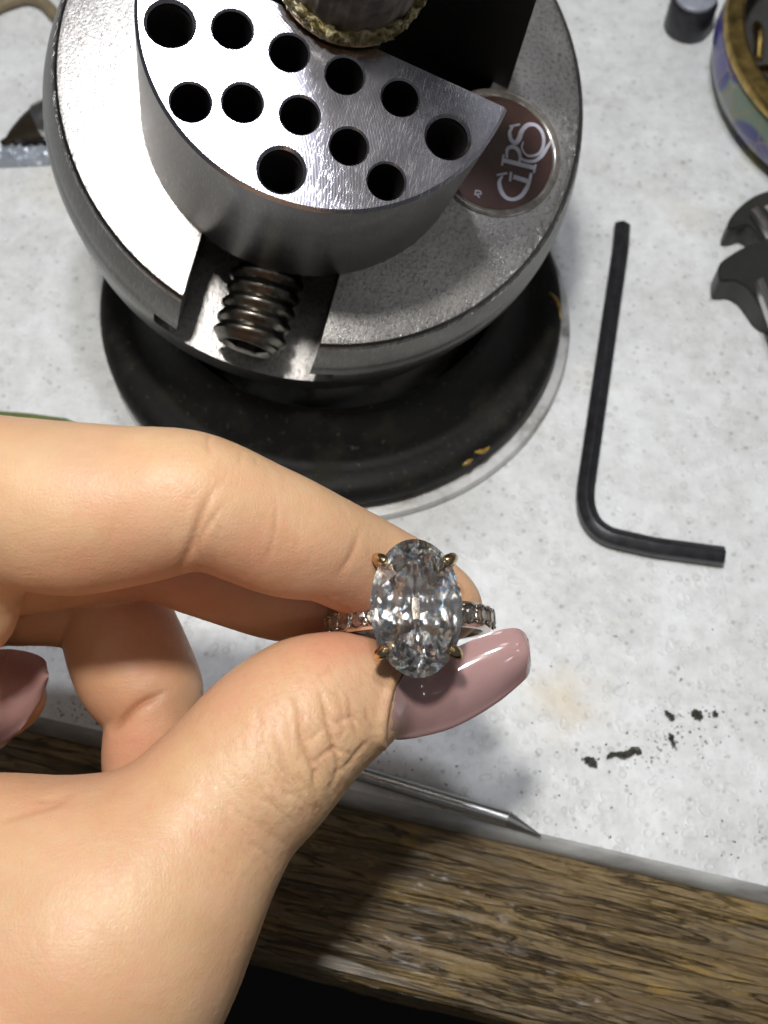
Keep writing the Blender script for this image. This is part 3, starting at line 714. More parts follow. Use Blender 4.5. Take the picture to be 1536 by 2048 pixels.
def hand_sdf(p, margin=7.5):
    """signed distance for points lying close together: only the limbs near them are evaluated"""
    c = p.mean(0); rad = float(np.sqrt(((p - c) ** 2).sum(1)).max()); ds = seg_center_dist(c)
    near = min(d.min() for d in ds); lim = near + 2 * rad + margin
    dp = np.full(len(p), 30.0, np.float32); fs = [np.full(len(p), 30.0, np.float32) for _ in GROUPS]
    for (segs, kind, i), d in zip(CHAINS, ds):
        q = None
        for sg in segs[d < lim]:
            e = round_cone(p, sg[:4], sg[4:]); q = e if q is None else smin(q, e, 0.35)
        if q is None: continue
        if kind == 0: dp = smin(dp, q, 6.0)
        else: fs[i] = q
    out = None
    for q, (_, k) in zip(fs, GROUPS):
        q = smin(q, dp, k * 2.4); out = q if out is None else smin(out, q, 0.25)
    return out
def blocked(fn, P, size=9.0):
    key = np.floor((P - P.min(0)) / size).astype(np.int64); key = key[:, 0] * 1000003 + key[:, 1] * 1009 + key[:, 2]
    order = np.argsort(key, kind='stable'); cuts = np.where(np.diff(key[order]))[0] + 1; res = None
    for ii in np.split(order, cuts):
        r = fn(P[ii])
        if res is None: res = np.zeros((len(P),) + r.shape[1:], np.float64)
        res[ii] = r
    return res
H = 0.62
allb = np.vstack([c for c, _ in GROUPS] + palm)
lo = (allb[:, :3] - allb[:, 3:4]).min(0) - 2; hi = (allb[:, :3] + allb[:, 3:4]).max(0) + 2
nx, ny, nz = [int(math.ceil(q / H)) + 1 for q in hi - lo]
# coarse pass finds the blocks the surface runs through; only those are sampled finely
BK = 12
ax_ = [lo[i] + H * np.arange(int(math.ceil((nx, ny, nz)[i] / BK)) * BK + 1) for i in range(3)]
N3 = [len(a) for a in ax_]
grid = np.full(N3, 9.0, np.float32)
cb_ = [a[:-1].reshape(-1, BK).mean(1) + H * 0.5 for a in ax_]
CC = np.stack(np.meshgrid(*cb_, indexing='ij'), -1).astype(np.float32)
cd_ = blocked(hand_sdf, CC.reshape(-1, 3), 30.0).reshape(CC.shape[:3])
hit = np.abs(cd_) < BK * H * 0.93 + 1.5
grid_sign = np.where(cd_ > 0, 9.0, -9.0).astype(np.float32)
for i, j, k in np.argwhere(np.ones_like(hit)):
    if not hit[i, j, k]: grid[i * BK:(i + 1) * BK + 1, j * BK:(j + 1) * BK + 1, k * BK:(k + 1) * BK + 1] = grid_sign[i, j, k]
todo = np.argwhere(hit)
for i, j, k in todo:
    sl = (slice(i * BK, (i + 1) * BK + 1), slice(j * BK, (j + 1) * BK + 1), slice(k * BK, (k + 1) * BK + 1))
    pts = np.stack(np.meshgrid(ax_[0][sl[0]], ax_[1][sl[1]], ax_[2][sl[2]], indexing='ij'), -1).astype(np.float32)
    grid[sl] = hand_sdf(pts.reshape(-1, 3)).reshape(pts.shape[:3])
def surface_nets(g, lo, h):
    ins = g < 0; n = g.shape
    c = np.zeros([q - 1 for q in n], np.int8)
    for dx in (0, 1):
        for dy in (0, 1):
            for dz in (0, 1): c += ins[dx:n[0] - 1 + dx, dy:n[1] - 1 + dy, dz:n[2] - 1 + dz]
    act = np.argwhere((c > 0) & (c < 8)); vid = np.full(c.shape, -1, np.int64); vid[tuple(act.T)] = np.arange(len(act))
    acc = np.zeros((len(act), 3)); cnt = np.zeros(len(act))
    cor = [(a, b, d) for a in (0, 1) for b in (0, 1) for d in (0, 1)]
    for a in cor:
        for ax in range(3):
            if a[ax]: continue
            b = list(a); b[ax] = 1
            va = g[act[:, 0] + a[0], act[:, 1] + a[1], act[:, 2] + a[2]]; vb = g[act[:, 0] + b[0], act[:, 1] + b[1], act[:, 2] + b[2]]
            cr = (va < 0) != (vb < 0); t = np.where(cr, va / np.where(cr, va - vb, 1), 0)
            for q in range(3): acc[:, q] += np.where(cr, a[q] + (t if q == ax else 0), 0)
            cnt += cr
    V = lo + h * (act + acc / cnt[:, None]); quads = []
    for ax in range(3):
        o1, o2 = [q for q in range(3) if q != ax]
        sl0 = [slice(1, -1)] * 3; sl0[ax] = slice(0, -1); sl1 = [slice(1, -1)] * 3; sl1[ax] = slice(1, None)
        a, b = ins[tuple(sl0)], ins[tuple(sl1)]; e = np.argwhere(a != b); off = np.ones(3, int); off[ax] = 0
        flip = a[tuple(e.T)]; e = e + off
        def idx(d1, d2):
            q = e.copy(); q[:, o1] -= d1; q[:, o2] -= d2; return vid[q[:, 0], q[:, 1], q[:, 2]]
        Q = np.stack([idx(0, 0), idx(1, 0), idx(1, 1), idx(0, 1)], 1)
        if ax == 1: flip = ~flip
        Q[~flip] = Q[~flip][:, ::-1]; quads.append(Q)
    return V, np.vstack(quads)
HV, HQ = surface_nets(grid, lo, H)
del grid
def dist_grad(P, e=0.06):
    P = P.astype(np.float32); T = np.array([(1, -1, -1), (-1, 1, -1), (-1, -1, 1), (1, 1, 1)], np.float32); g = 0; d = 0
    for t in T:
        q = hand_sdf(P + t * e); g = g + q[:, None] * t; d = d + q / 4
    return np.c_[d, g / (np.linalg.norm(g, axis=1)[:, None] + 1e-9)]
def relax(V, Q, it):
    a = np.concatenate([Q[:, k] for k in range(4)] + [Q[:, (k + 1) % 4] for k in range(4)]); b = np.concatenate([Q[:, (k + 1) % 4] for k in range(4)] + [Q[:, k] for k in range(4)])
    cnt = np.bincount(a, minlength=len(V))
    for _ in range(it):
        V = V * 0.5 + 0.5 * np.stack([np.bincount(a, V[b, q], len(V)) for q in range(3)], 1) / cnt[:, None]
    return V
HV = relax(HV, HQ, 3)
def subdivide(V, Q, keep):
    """split every quad into four"""
    E = np.sort(np.stack([Q, np.roll(Q, -1, 1)], -1).reshape(-1, 2), 1); U, inv = np.unique(E[:, 0] * len(V) + E[:, 1], return_inverse=True)
    ev = np.stack([U // len(V), U % len(V)], 1); n0 = len(V); V2 = np.vstack([V, V[ev].mean(1), V[Q].mean(1)])
    em = n0 + inv.reshape(-1, 4); fm = n0 + len(U) + np.arange(len(Q))
    return V2, np.vstack([np.stack([Q[:, k], em[:, k], fm, em[:, k - 1]], 1) for k in range(4)])
HV, HQ = subdivide(HV, HQ, None)
HV = relax(HV, HQ, 2)
dg_ = blocked(dist_grad, HV); g_ = dg_[:, 1:]; HV = HV - g_ * np.clip(dg_[:, 0], -0.4, 0.4)[:, None]
HV = relax(HV, HQ, 1)
def vnormals(V, Q):
    fn = np.cross(V[Q[:, 2]] - V[Q[:, 0]], V[Q[:, 3]] - V[Q[:, 1]]); N = np.zeros_like(V)
    for q in range(3): N[:, q] = sum(np.bincount(Q[:, a], fn[:, q], len(V)) for a in range(4))
    return N / (np.linalg.norm(N, axis=1)[:, None] + 1e-12)
HN = vnormals(HV, HQ)
if (HN * g_).sum(1).mean() < 0: HQ = HQ[:, ::-1].copy(); HN = -HN
# skin folds: (points on the photographed skin, depth mm, width mm)
CREASES = [
    ([(588, 1372), (597, 1420), (601, 1468), (615, 1508), (630, 1545), (646, 1592)], 0.40, 0.20),
    ([(634, 1366), (648, 1415), (656, 1450), (668, 1492), (677, 1535), (657, 1592)], 0.42, 0.20),
    ([(513, 1395), (518, 1440), (519, 1478), (526, 1560)], 0.16, 0.15),
    ([(545, 1430), (556, 1490), (572, 1535), (600, 1582), (620, 1640)], 0.22, 0.18),
    ([(668, 1452), (690, 1438), (712, 1437), (744, 1470)], 0.22, 0.16), ([(620, 1537), (645, 1512), (668, 1500), (724, 1516)], 0.26, 0.17),
    ([(655, 1560), (690, 1535), (720, 1500), (740, 1478)], 0.20, 0.16), ([(612, 1480), (632, 1470), (655, 1448)], 0.18, 0.15), ([(698, 1392), (706, 1440), (722, 1486)], 0.20, 0.17),
    ([(730, 1400), (738, 1440), (752, 1470)], 0.14, 0.15), ([(672, 1375), (682, 1410), (690, 1438)], 0.14, 0.15),
    ([(604, 1660), (545, 1610), (488, 1578)], 0.13, 0.16), ([(582, 1700), (520, 1652), (462, 1618)], 0.11, 0.17), ([(608, 1602), (577, 1560), (560, 1515)], 0.16, 0.15),
    ([(642, 1602), (628, 1560), (640, 1530)], 0.18, 0.15), ([(560, 1740), (528, 1702), (480, 1680)], 0.10, 0.17), ([(570, 1400), (578, 1450), (584, 1500)], 0.10, 0.14),
    ([(625, 1620), (590, 1590), (560, 1585)], 0.12, 0.15), ([(480, 1430), (484, 1490), (492, 1560)], 0.07, 0.16),
    ([(434, 966), (413, 1008), (398, 1045), (385, 1082), (366, 1126), (345, 1148)], 0.30, 0.30), ([(458, 992), (430, 1030), (408, 1062), (397, 1095), (412, 1130)], 0.20, 0.22),
    ([(553, 985), (553, 1030), (549, 1065), (538, 1108), (522, 1140)], 0.10, 0.14), ([(600, 1030), (594, 1075), (583, 1118)], 0.05, 0.14), ([(724, 1050), (712, 1090), (698, 1120), (664, 1162)], 0.15, 0.24),
    ([(418, 862), (416, 885), (418, 912)], 0.14, 0.16), ([(484, 896), (481, 915), (477, 932)], 0.10, 0.14), ([(515, 910), (511, 932)], 0.10, 0.14), ([(235, 1000), (222, 1060), (205, 1125)], 0.05, 0.25), ([(152, 1010), (146, 1060), (138, 1115)], 0.05, 0.25),
    ([(340, 1380), (305, 1396), (270, 1416), (236, 1450), (222, 1470)], 0.55, 0.34),
    ([(-20, 1652), (50, 1628), (110, 1610), (156, 1582)], 0.16, 0.35), ([(60, 1602), (100, 1602), (130, 1592)], 0.14, 0.25)]
PX, PY, PD = to_px(HV)
facing = ((CAM - HV) * HN).sum(1) > 0
disp_ = np.zeros(len(HV)); fold = np.zeros(len(HV))
for pts, dep, wid in CREASES:
    P = spline(pts, 8 * len(pts)); s = 119 / F_PX
    box_ = (PX > P[:, 0].min() - 60) & (PX < P[:, 0].max() + 60) & (PY > P[:, 1].min() - 60) & (PY < P[:, 1].max() + 60) & facing & (PD < 131)
    ii = np.where(box_)[0]
    if not len(ii): continue
    Q = np.stack([PX[ii], PY[ii]], 1); best = np.full(len(ii), 1e9); par = np.zeros(len(ii))
    for k in range(len(P) - 1):
        a, b = P[k], P[k + 1]; ab = b - a; t = np.clip(((Q - a) @ ab) / (ab @ ab), 0, 1); dd = np.linalg.norm(Q - a - t[:, None] * ab, axis=1)
        u = dd < best; best[u] = dd[u]; par[u] = (k + t[u]) / (len(P) - 1)
    fade = np.clip(np.minimum(par, 1 - par) * 3.2 + 0.03, 0, 1); dm = best * s
    disp_[ii] += fade * dep * (-0.68 * np.exp(-(dm / wid) ** 2) - 0.30 * np.exp(-(dm / (3.0 * wid)) ** 2) + 0.10 * np.exp(-((dm - 3.6 * wid) / (2.0 * wid)) ** 2))
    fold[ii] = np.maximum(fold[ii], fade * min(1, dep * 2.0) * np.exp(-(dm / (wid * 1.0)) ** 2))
def g2(x, y, rx, ry, ang=0.0):
    c_, s_ = math.cos(ang), math.sin(ang); dx, dy = PX - x, PY - y; u = (dx * c_ + dy * s_) / rx; v = (-dx * s_ + dy * c_) / ry; return np.exp(-(u * u + v * v))
# low relief: tendons, pads, knuckle puckers
def vnoise(P, f, seed):
    r = np.random.default_rng(seed); T = r.random((64, 64, 64)).astype(np.float32); X = P * f; i = np.floor(X).astype(int); u = X - i; u = u * u * (3 - 2 * u); o = 0
    for a in (0, 1):
        for b in (0, 1):
            for c_ in (0, 1):
                w_ = (u[:, 0] if a else 1 - u[:, 0]) * (u[:, 1] if b else 1 - u[:, 1]) * (u[:, 2] if c_ else 1 - u[:, 2]); o = o + w_ * T[(i[:, 0] + a) % 64, (i[:, 1] + b) % 64, (i[:, 2] + c_) % 64]
    return o - 0.5
knuck = np.clip(g2(655, 1500, 95, 130, 0.5) * 1.0 + 0.45 * g2(540, 1640, 110, 150, 0.7), 0, 1) * facing
disp_ += knuck * (0.08 * vnoise(HV, 1.0, 3) + 0.09 * vnoise(HV, 2.2, 4))
disp_ += 0.20 * vnoise(HV, 0.22, 5) + 0.03 * vnoise(HV, 1.4, 6)
# fine transverse wrinkles that fade out along the thumb and the forefinger
def wrinkles(ax_px, f_al, f_ac, seed):
    d = atd(ax_px[2], ax_px[3], 118) - atd(ax_px[0], ax_px[1], 118); d /= np.linalg.norm(d); Bq = basis(d); Pq = (HV @ Bq) * np.array([f_ac, f_ac, f_al])
    n1 = vnoise(Pq, 1.0, seed) + 0.5 * vnoise(Pq * 2.1, 1.0, seed + 1); return np.clip(1 - np.abs(n1) / 0.10, 0, 1)
wt = np.clip(1.25 * g2(640, 1480, 130, 170, 0.6) + 0.55 * g2(520, 1640, 170, 200, 0.6), 0, 1) * facing
wi = np.clip(0.9 * g2(440, 1000, 110, 170) + 0.7 * g2(690, 1090, 120, 140) + 0.35 * g2(250, 1000, 300, 160), 0, 1) * facing
wr1 = wrinkles((450, 1590, 700, 1400), 1.55, 0.34, 41); wr2 = wrinkles((250, 1000, 700, 1110), 0.85, 0.16, 51)
disp_ -= 0.055 * wt * wr1 + 0.04 * wi * wr2
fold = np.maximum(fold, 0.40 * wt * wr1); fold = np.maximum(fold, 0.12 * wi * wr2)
# skin fold round the root of the thumb nail
cut_ = spline([(800, 1352), (786, 1385), (776, 1430), (770, 1480)], 30); dd_ = np.full(len(HV), 1e9); nb_ = np.where((np.abs(PX - 785) < 60) & (PY > 1320) & (PY < 1500) & facing)[0]
for q in cut_: dd_[nb_] = np.minimum(dd_[nb_], np.hypot(PX[nb_] - q[0], PY[nb_] - q[1]))
lf_ = np.zeros(len(HV)); lf_[nb_] = PX[nb_] < np.interp(PY[nb_], cut_[:, 1], cut_[:, 0])
disp_ += 0.42 * np.exp(-((dd_ - 9) / 9.0) ** 2) * lf_
HV2 = HV + HN * disp_[:, None]
sel = knuck > 0.02
# reddish flesh: finger tips, folds, palm side
red = 0.10 + 0.75 * g2(760, 1230, 130, 90, 0.3) + 0.55 * g2(640, 1290, 120, 55, -0.2) + 0.5 * g2(420, 1130, 180, 60) + 0.5 * g2(150, 1150, 170, 60) + 0.55 * g2(255, 1500, 90, 90) + 0.25 * g2(430, 1400, 110, 60, -0.6) + 0.35 * g2(60, 2000, 160, 160) + 0.3 * g2(250, 1010, 120, 80) + 0.3 * g2(120, 1610, 140, 40) + 0.35 * g2(560, 1110, 90, 70) + 0.40 * g2(260, 1330, 150, 130) + 0.45 * g2(420, 1215, 240, 60) + 0.3 * g2(880, 1230, 90, 110)
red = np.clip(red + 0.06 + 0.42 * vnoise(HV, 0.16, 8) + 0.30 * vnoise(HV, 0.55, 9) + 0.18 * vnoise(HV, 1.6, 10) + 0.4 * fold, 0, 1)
me = bpy.data.meshes.new('hand')
hand_o = HV2.mean(0); hand_o[2] = HV2[:, 2].min()
me.from_pydata(((HV2 - hand_o) * MM), [], HQ.tolist()); me.update(); shade(me, None)
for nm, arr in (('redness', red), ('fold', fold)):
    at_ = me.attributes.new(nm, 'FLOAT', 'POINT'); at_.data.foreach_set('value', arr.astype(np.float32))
m = NT('skin')
blot = m.noise(140, 5, 0.6); fine = m.noise(1500, 4, 0.6); lines = m.noise(1.0, 4, 0.6, m.map((420, 2600, 900), (0.2, 0.1, -0.75)), 0.4)
base = m.mix(m.ramp(blot, [(0.35, 0.0), (0.68, 1.0)]), (0.60, 0.385, 0.205), (0.67, 0.45, 0.26))
base = m.mix(m.ramp(m.noise(420, 4, 0.65), [(0.42, 0.0), (0.66, 0.35)]), base, (0.66, 0.40, 0.265))
base = m.mix(m.ramp(m.noise(75, 3, 0.5, m.map((1, 1, 1), (0, 0, 0), (0.5, 0.2, 0.1))), [(0.52, 0.0), (0.66, 0.35)]), base, (0.50, 0.355, 0.225))
base = m.mix(m.math('MULTIPLY', m.attr('redness'), 0.7), base, (0.62, 0.26, 0.16))
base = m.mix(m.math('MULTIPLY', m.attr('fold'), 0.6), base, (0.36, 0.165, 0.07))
base = m.mix(m.ramp(m.noise(700, 3, 0.6), [(0.70, 0.0), (0.78, 0.35)]), base, (0.50, 0.20, 0.13))
cells = m.voro(2300, 'DISTANCE_TO_EDGE', m.map((1, 0.55, 1), (0, 0, 0.7))); cells2 = m.voro(3900, 'DISTANCE_TO_EDGE', m.map((0.5, 1, 1), (0.3, 0, 0.2)))
hgt = m.math('ADD', m.math('MULTIPLY', m.ramp(cells, [(0.0, 0.0), (0.22, 1.0)]), 0.6), m.math('ADD', m.math('MULTIPLY', m.ramp(cells2, [(0.0, 0.0), (0.25, 1.0)]), 0.4), m.math('ADD', m.math('MULTIPLY', lines, 1.6), m.math('MULTIPLY', fine, 0.8))))
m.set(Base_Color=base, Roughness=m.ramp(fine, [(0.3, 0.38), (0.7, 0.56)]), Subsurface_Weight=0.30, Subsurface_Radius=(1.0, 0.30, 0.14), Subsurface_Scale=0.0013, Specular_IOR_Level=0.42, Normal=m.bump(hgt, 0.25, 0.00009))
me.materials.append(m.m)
hand = bpy.data.objects.new('hand', me); COL.objects.link(hand); hand.location = Vector(hand_o * MM)
tag(hand, 'bare hand with long mauve nails pinching the diamond ring between thumb and forefinger', 'hand')

# nails
def nail(name, up, low, n_u, n_v, depth_fn, th, label, mat):
    U = spline(up, n_u); Lw = spline(low, n_u); V = []; Fc = []
    T = np.linspace(0, 1, n_v); Q = U[:, None] * (1 - T[None, :, None]) + Lw[:, None] * T[None, :, None]
    Dp = np.array([[depth_fn(i / (n_u - 1), t) for t in T] for i in range(n_u)])
    R = np.array([[ray(*q) for q in row] for row in Q]); d = np.full(Dp.shape, 108.0)
    for _ in range(26): d = d + np.clip(blocked(hand_sdf, (CAM + R * d[..., None]).reshape(-1, 3).astype(np.float32)).reshape(d.shape), -1, 3) * 0.95   # where the flesh lies
    lim = np.where(d < 141, d - np.interp(np.linspace(0, 1, n_u), [0, 0.05, 0.16], [0.0, 0.16, 0.36])[:, None], 1e3)
    Dp = np.minimum(Dp, lim)
    for _ in range(6):
        E = np.pad(Dp, 1, mode='edge'); sm = (E[:-2, 1:-1] + E[2:, 1:-1] + E[1:-1, :-2] + E[1:-1, 2:] + 2 * Dp) / 6; Dp = np.minimum(sm, lim + 0.1)
    for side in (0, 1):
        for i in range(n_u):
            for j in range(n_v): V.append(CAM + R[i, j] * (Dp[i, j] + side * th))
    k = n_u * n_v
    for i in range(n_u - 1):
        for j in range(n_v - 1):
            a = i * n_v + j; Fc += [(a, a + n_v, a + n_v + 1, a + 1), (k + a, k + a + 1, k + a + n_v + 1, k + a + n_v)]
    rim = [i * n_v for i in range(n_u)] + [(n_u - 1) * n_v + j for j in range(1, n_v)] + [i * n_v + n_v - 1 for i in range(n_u - 2, -1, -1)] + [j for j in range(n_v - 2, 0, -1)]
    for a, b in zip(rim, rim[1:] + rim[:1]): Fc.append((a, k + a, k + b, b))
    bm = bmesh.new(); vv = [bm.verts.new(q) for q in (np.array(V) - hand_o)]
    for f_ in Fc:
        try: bm.faces.new([vv[i] for i in f_])
        except ValueError: pass
    o = bm_mesh(name, bm, mat, hand, 60, np.zeros(3)); tag(o, label)
    return o
m = NT('mauve_nail_polish')
m.set(Base_Color=m.ramp(m.noise(120, 3), [(0.3, (0.47, 0.285, 0.275)), (0.7, (0.53, 0.335, 0.32))]), Roughness=0.12, Coat_Weight=0.8, Coat_Roughness=0.06, Transmission_Weight=0.22, Subsurface_Weight=0.4, Subsurface_Radius=(1.0, 0.4, 0.3), Subsurface_Scale=0.0008)
M_NAIL = m.m
nail('thumb_nail', [(783, 1392), (812, 1345), (858, 1318), (905, 1298), (955, 1275), (1000, 1260), (1030, 1256), (1048, 1264), (1058, 1280)],
     [(777, 1474), (800, 1480), (850, 1472), (900, 1458), (950, 1434), (1000, 1402), (1036, 1372), (1056, 1352), (1063, 1330)], 40, 22,
     lambda s, t: 119.6 - 0.9 * math.sin(min(1, s * 3) * math.pi / 2) + 1.9 * abs(2 * t - 0.95) ** 2.2 - 0.3 + s * 1.3 + 0.8 * s ** 4, 0.55, 'long glossy mauve thumb nail', M_NAIL)
nail('finger_nail', [(-90, 1330), (-40, 1306), (10, 1298), (58, 1304), (88, 1318), (98, 1340)], [(-110, 1500), (-50, 1512), (0, 1498), (42, 1458), (78, 1405), (97, 1362)], 26, 16,
     lambda s, t: 129.5 + 2.0 * abs(2 * t - 1) ** 2 + s * 1.6, 0.5, 'long glossy mauve nail of a curled finger in shade', M_NAIL)

# ================================================================== SMALL THINGS ON THE BENCH
M_BLACK = plain('black_oxide_tool', (0.030, 0.030, 0.034), 0.33, 0.4, 0.3, var=0.35)
a1 = [at(1244, 452, 1.62), at(1240, 500, 1.62), at(1190.5, 840, 1.62), at(1172, 968, 1.62)]; a2 = [at(1236, 1078, 1.62), at(1307, 1094, 1.62), at(1447, 1113, 1.62)]
corner = at(1160, 1062, 1.62)
bend = [(1 - t) ** 2 * a1[-1] + 2 * t * (1 - t) * corner + t * t * a2[0] for t in np.linspace(0, 1, 16)]
path = [a1[0]] + list(np.linspace(a1[1], a1[2], 4)) + bend + a2[1:]
rr = np.full(len(path), 1.62); hv, hf = tube(path, rr, 6, True, (0, 0, 1), math.pi / 6)
bm = bmesh.new(); vv = [bm.verts.new(q) for q in hv]
for f_ in hf: bm.faces.new([vv[i] for i in f_])
bmesh.ops.recalc_face_normals(bm, faces=bm.faces)
lim_ = [e for e in bm.edges if e.calc_face_angle(0) > 0.6]
bmesh.ops.bevel(bm, geom=lim_, offset=0.14, segments=2, affect='EDGES', profile=0.5)
tag(bm_mesh('hex_key', bm, M_BLACK, None, 40), 'black L-shaped hex key lying on the white bench beside the vise', 'hex key')

# scriber by the plank
sc_o = at(1083, 1672, 1.0); sc_s = at(1015, 1637, 1.15); sc_e = at(470, 1472, 1.15)
scr = empty('scriber', (*sc_e[:2], 0.0)); tag(scr, 'thin silver pointed scriber lying along the edge of the wooden plank', 'scriber')
M_CHROME = steel('scriber_steel', (0.62, 0.62, 0.60), 0.24, dirt=0.2, scratch=0.3)
org = np.array([*sc_e[:2], 0.0])
P = [sc_e + (sc_s - sc_e) * t for t in np.linspace(0, 1, 40)]
v_, f_ = tube(np.array(P) - org, 1.12 - 0.03 * (np.arange(40) % 2) * (np.arange(40) > 14), 20); mesh('shaft', v_, f_, M_CHROME, scr, 50)
v_, f_ = tube(np.array([sc_s + (sc_o - sc_s) * t for t in (0, 0.04, 0.5, 0.97, 1.0)]) - org + np.array([0, 0, 0.0]), [1.08, 1.02, 0.58, 0.12, 0.02], 20); mesh('point', v_, f_, plain('dull_point_steel', (0.34, 0.34, 0.33), 0.4, 1.0), scr, 50)

# swarf
def shaving(pts, w, seed, lbl):
    r = np.random.default_rng(seed); P = spline([at(x, y, 0.45) for x, y in pts], 9); P[:, 2] += 0.25 * np.abs(r.standard_normal(9))
    rad = np.maximum(0.12, w * (0.6 + 0.7 * r.random(9))); rad[0] *= 0.4; rad[-1] *= 0.35
    v_, f_ = tube(P, rad, 7); v_ = v_ + 0.10 * r.standard_normal(v_.shape); v_[:, 2] = np.maximum(v_[:, 2], 0.03)
    tag(mesh('metal_shaving', v_, f_, M_SWARF, None, 25), lbl, 'shaving', 'metal shavings on the bench')
M_SWARF = plain('dark_swarf', (0.085, 0.080, 0.066), 0.45, 0.5, 0.3, var=0.5)
shaving([(1170, 1518), (1182, 1524), (1192, 1532)], 0.62, 1, 'short thick dark metal shaving beside a longer one on the white bench')
shaving([(1214, 1514), (1232, 1508), (1248, 1512), (1268, 1500), (1282, 1504)], 0.42, 2, 'longest crooked dark metal shaving lying between the scriber and the hex key')
shaving([(1330, 1425), (1340, 1432), (1346, 1440)], 0.34, 3, 'small brown shaving among grey dust on the white bench')
shaving([(1384, 1424), (1394, 1430), (1402, 1434)], 0.50, 4, 'smooth black pip-shaped shaving lying apart on the white bench')
shaving([(1428, 1424), (1432, 1432)], 0.30, 5, 'tiny grey shaving beside the black pip-shaped one')
shaving([(1338, 1468), (1348, 1492)], 0.26, 6, 'thin grey sliver of metal below the small brown shaving')

# enamelled jar
jc, jr = circ_fit([(1452, 0), (1460, 82), (1490, 158), (1546, 222)], 15.0)
jar = empty('enamel_jar', (*jc, 0)); tag(jar, 'round enamelled jar with blue and yellow flowers and a worn brass rim', 'jar')
m = NT('cloisonne_enamel')
vor = m.node('TexVoronoi', {'Vector': m.map((1, 1, 0.8)), 'Scale': 210.0, 'Randomness': 1.0}, feature='F1'); cc = m.node('SeparateColor', {0: vor.outputs['Color']}).outputs[0]
big = m.node('TexVoronoi', {'Vector': m.co, 'Scale': 75.0}, feature='F1'); bd_ = big.outputs['Distance']
bg = m.ramp(cc, [(0.0, (0.22, 0.30, 0.22)), (0.30, (0.30, 0.38, 0.36)), (0.55, (0.13, 0.22, 0.10)), (0.8, (0.30, 0.33, 0.30))], 'CONSTANT')
pet = m.ramp(cc, [(0.0, (0.035, 0.030, 0.30)), (0.5, (0.06, 0.05, 0.42)), (0.8, (0.13, 0.11, 0.40))], 'CONSTANT')
flw = m.ramp(bd_, [(0.0, (0.42, 0.36, 0.03)), (0.20, (0.42, 0.36, 0.03)), (0.23, (0.05, 0.04, 0.35))], 'CONSTANT')
isf = m.ramp(bd_, [(0.0, 1.0), (0.50, 1.0), (0.56, 0.0)]); isc = m.ramp(bd_, [(0.0, 1.0), (0.22, 1.0), (0.25, 0.0)])
c = m.mix(isf, bg, pet); c = m.mix(isc, c, (0.42, 0.35, 0.03))
wire = m.ramp(m.voro(210, 'DISTANCE_TO_EDGE', m.map((1, 1, 0.8))), [(0.0, 1.0), (0.05, 0.0)])
c = m.mix(m.math('MULTIPLY', wire, 0.8), c, (0.42, 0.30, 0.12))
m.set(Base_Color=m.mix(0.45, c, (0.05, 0.06, 0.05)), Roughness=0.3, Coat_Weight=0.2)
M_BRASS = plain('worn_brass', (0.46, 0.32, 0.11), 0.34, 1.0, 0.5, gs=2600, var=0.45)
b_ = jr + 0.2
v_, f_ = lathe([(0, 0.3), (b_ - 5, 0.3), (b_ - 3.6, 0.9), (b_ - 0.8, 4), (b_, 7), (b_ - 0.3, 10.5), (jr - 1.0, 12.6), (jr - 1.6, 12.6), (b_ - 1.6, 9), (b_ - 2.6, 3), (0, 1.5)], 96); mesh('bowl', v_, f_, m.m, jar, 50)
v_, f_ = lathe([(jr - 1.8, 12.5), (b_ - 1.75, 9), (b_ - 2.75, 3.2), (0, 1.8), (0, 2.1), (b_ - 3.2, 3.6), (b_ - 2.3, 9), (jr - 2.4, 12.5), (jr - 1.8, 12.5)], 96); mesh('lining', v_, f_, plain('dark_lining', (0.07, 0.068, 0.065), 0.5, 0.3, 0.4), jar, 50)  # inner wall coloured darker than the enamel bowl
v_, f_ = lathe([(jr - 3.8, 12.4), (jr - 0.8, 12.3), (jr - 0.1, 12.9), (jr, 14.2), (jr - 0.5, 14.9), (jr - 3.0, 15.1), (jr - 3.8, 14.5), (jr - 3.8, 12.4)], 96); mesh('brass_rim', v_, f_, M_BRASS, jar, 40)
r_ = np.random.default_rng(5)
for k in range(4):
    a = 2.6 + 0.5 * k; p0 = np.array([(jr - 7 - 2 * k) * math.cos(a), (jr - 7 - 2 * k) * math.sin(a), 4 + 1.5 * k]); d0 = np.array([math.cos(a + 2), math.sin(a + 2), 0.5 * (k % 2)]); 
    P = spline([p0, p0 + d0 * 4 + np.array([0, 0, 1.5]), p0 + d0 * 9], 12); v_, f_ = tube(P, 0.9, 10)
    mesh('brass_offcut', v_, f_, M_BRASS, jar, 50)

# grey-topped black knob behind
kc = at(1393, -10, 8.0); knob = empty('round_knob', (*kc[:2], 0)); tag(knob, 'round black knob with a pale grey top standing next to the enamelled jar', 'knob')
v_, f_ = lathe([(0, 0.05), (4.3, 0.05), (4.6, 0.6), (4.6, 6.6), (4.2, 7.2), (0, 7.2)], 48); mesh('rubber_body', v_, f_, M_BLACK, knob, 40)
v_, f_ = lathe([(0, 7.2), (4.0, 7.2), (4.0, 7.8), (3.6, 8.1), (0, 8.2)], 48); mesh('cap', v_, f_, plain('grey_cap', (0.27, 0.29, 0.34), 0.4), knob, 40)

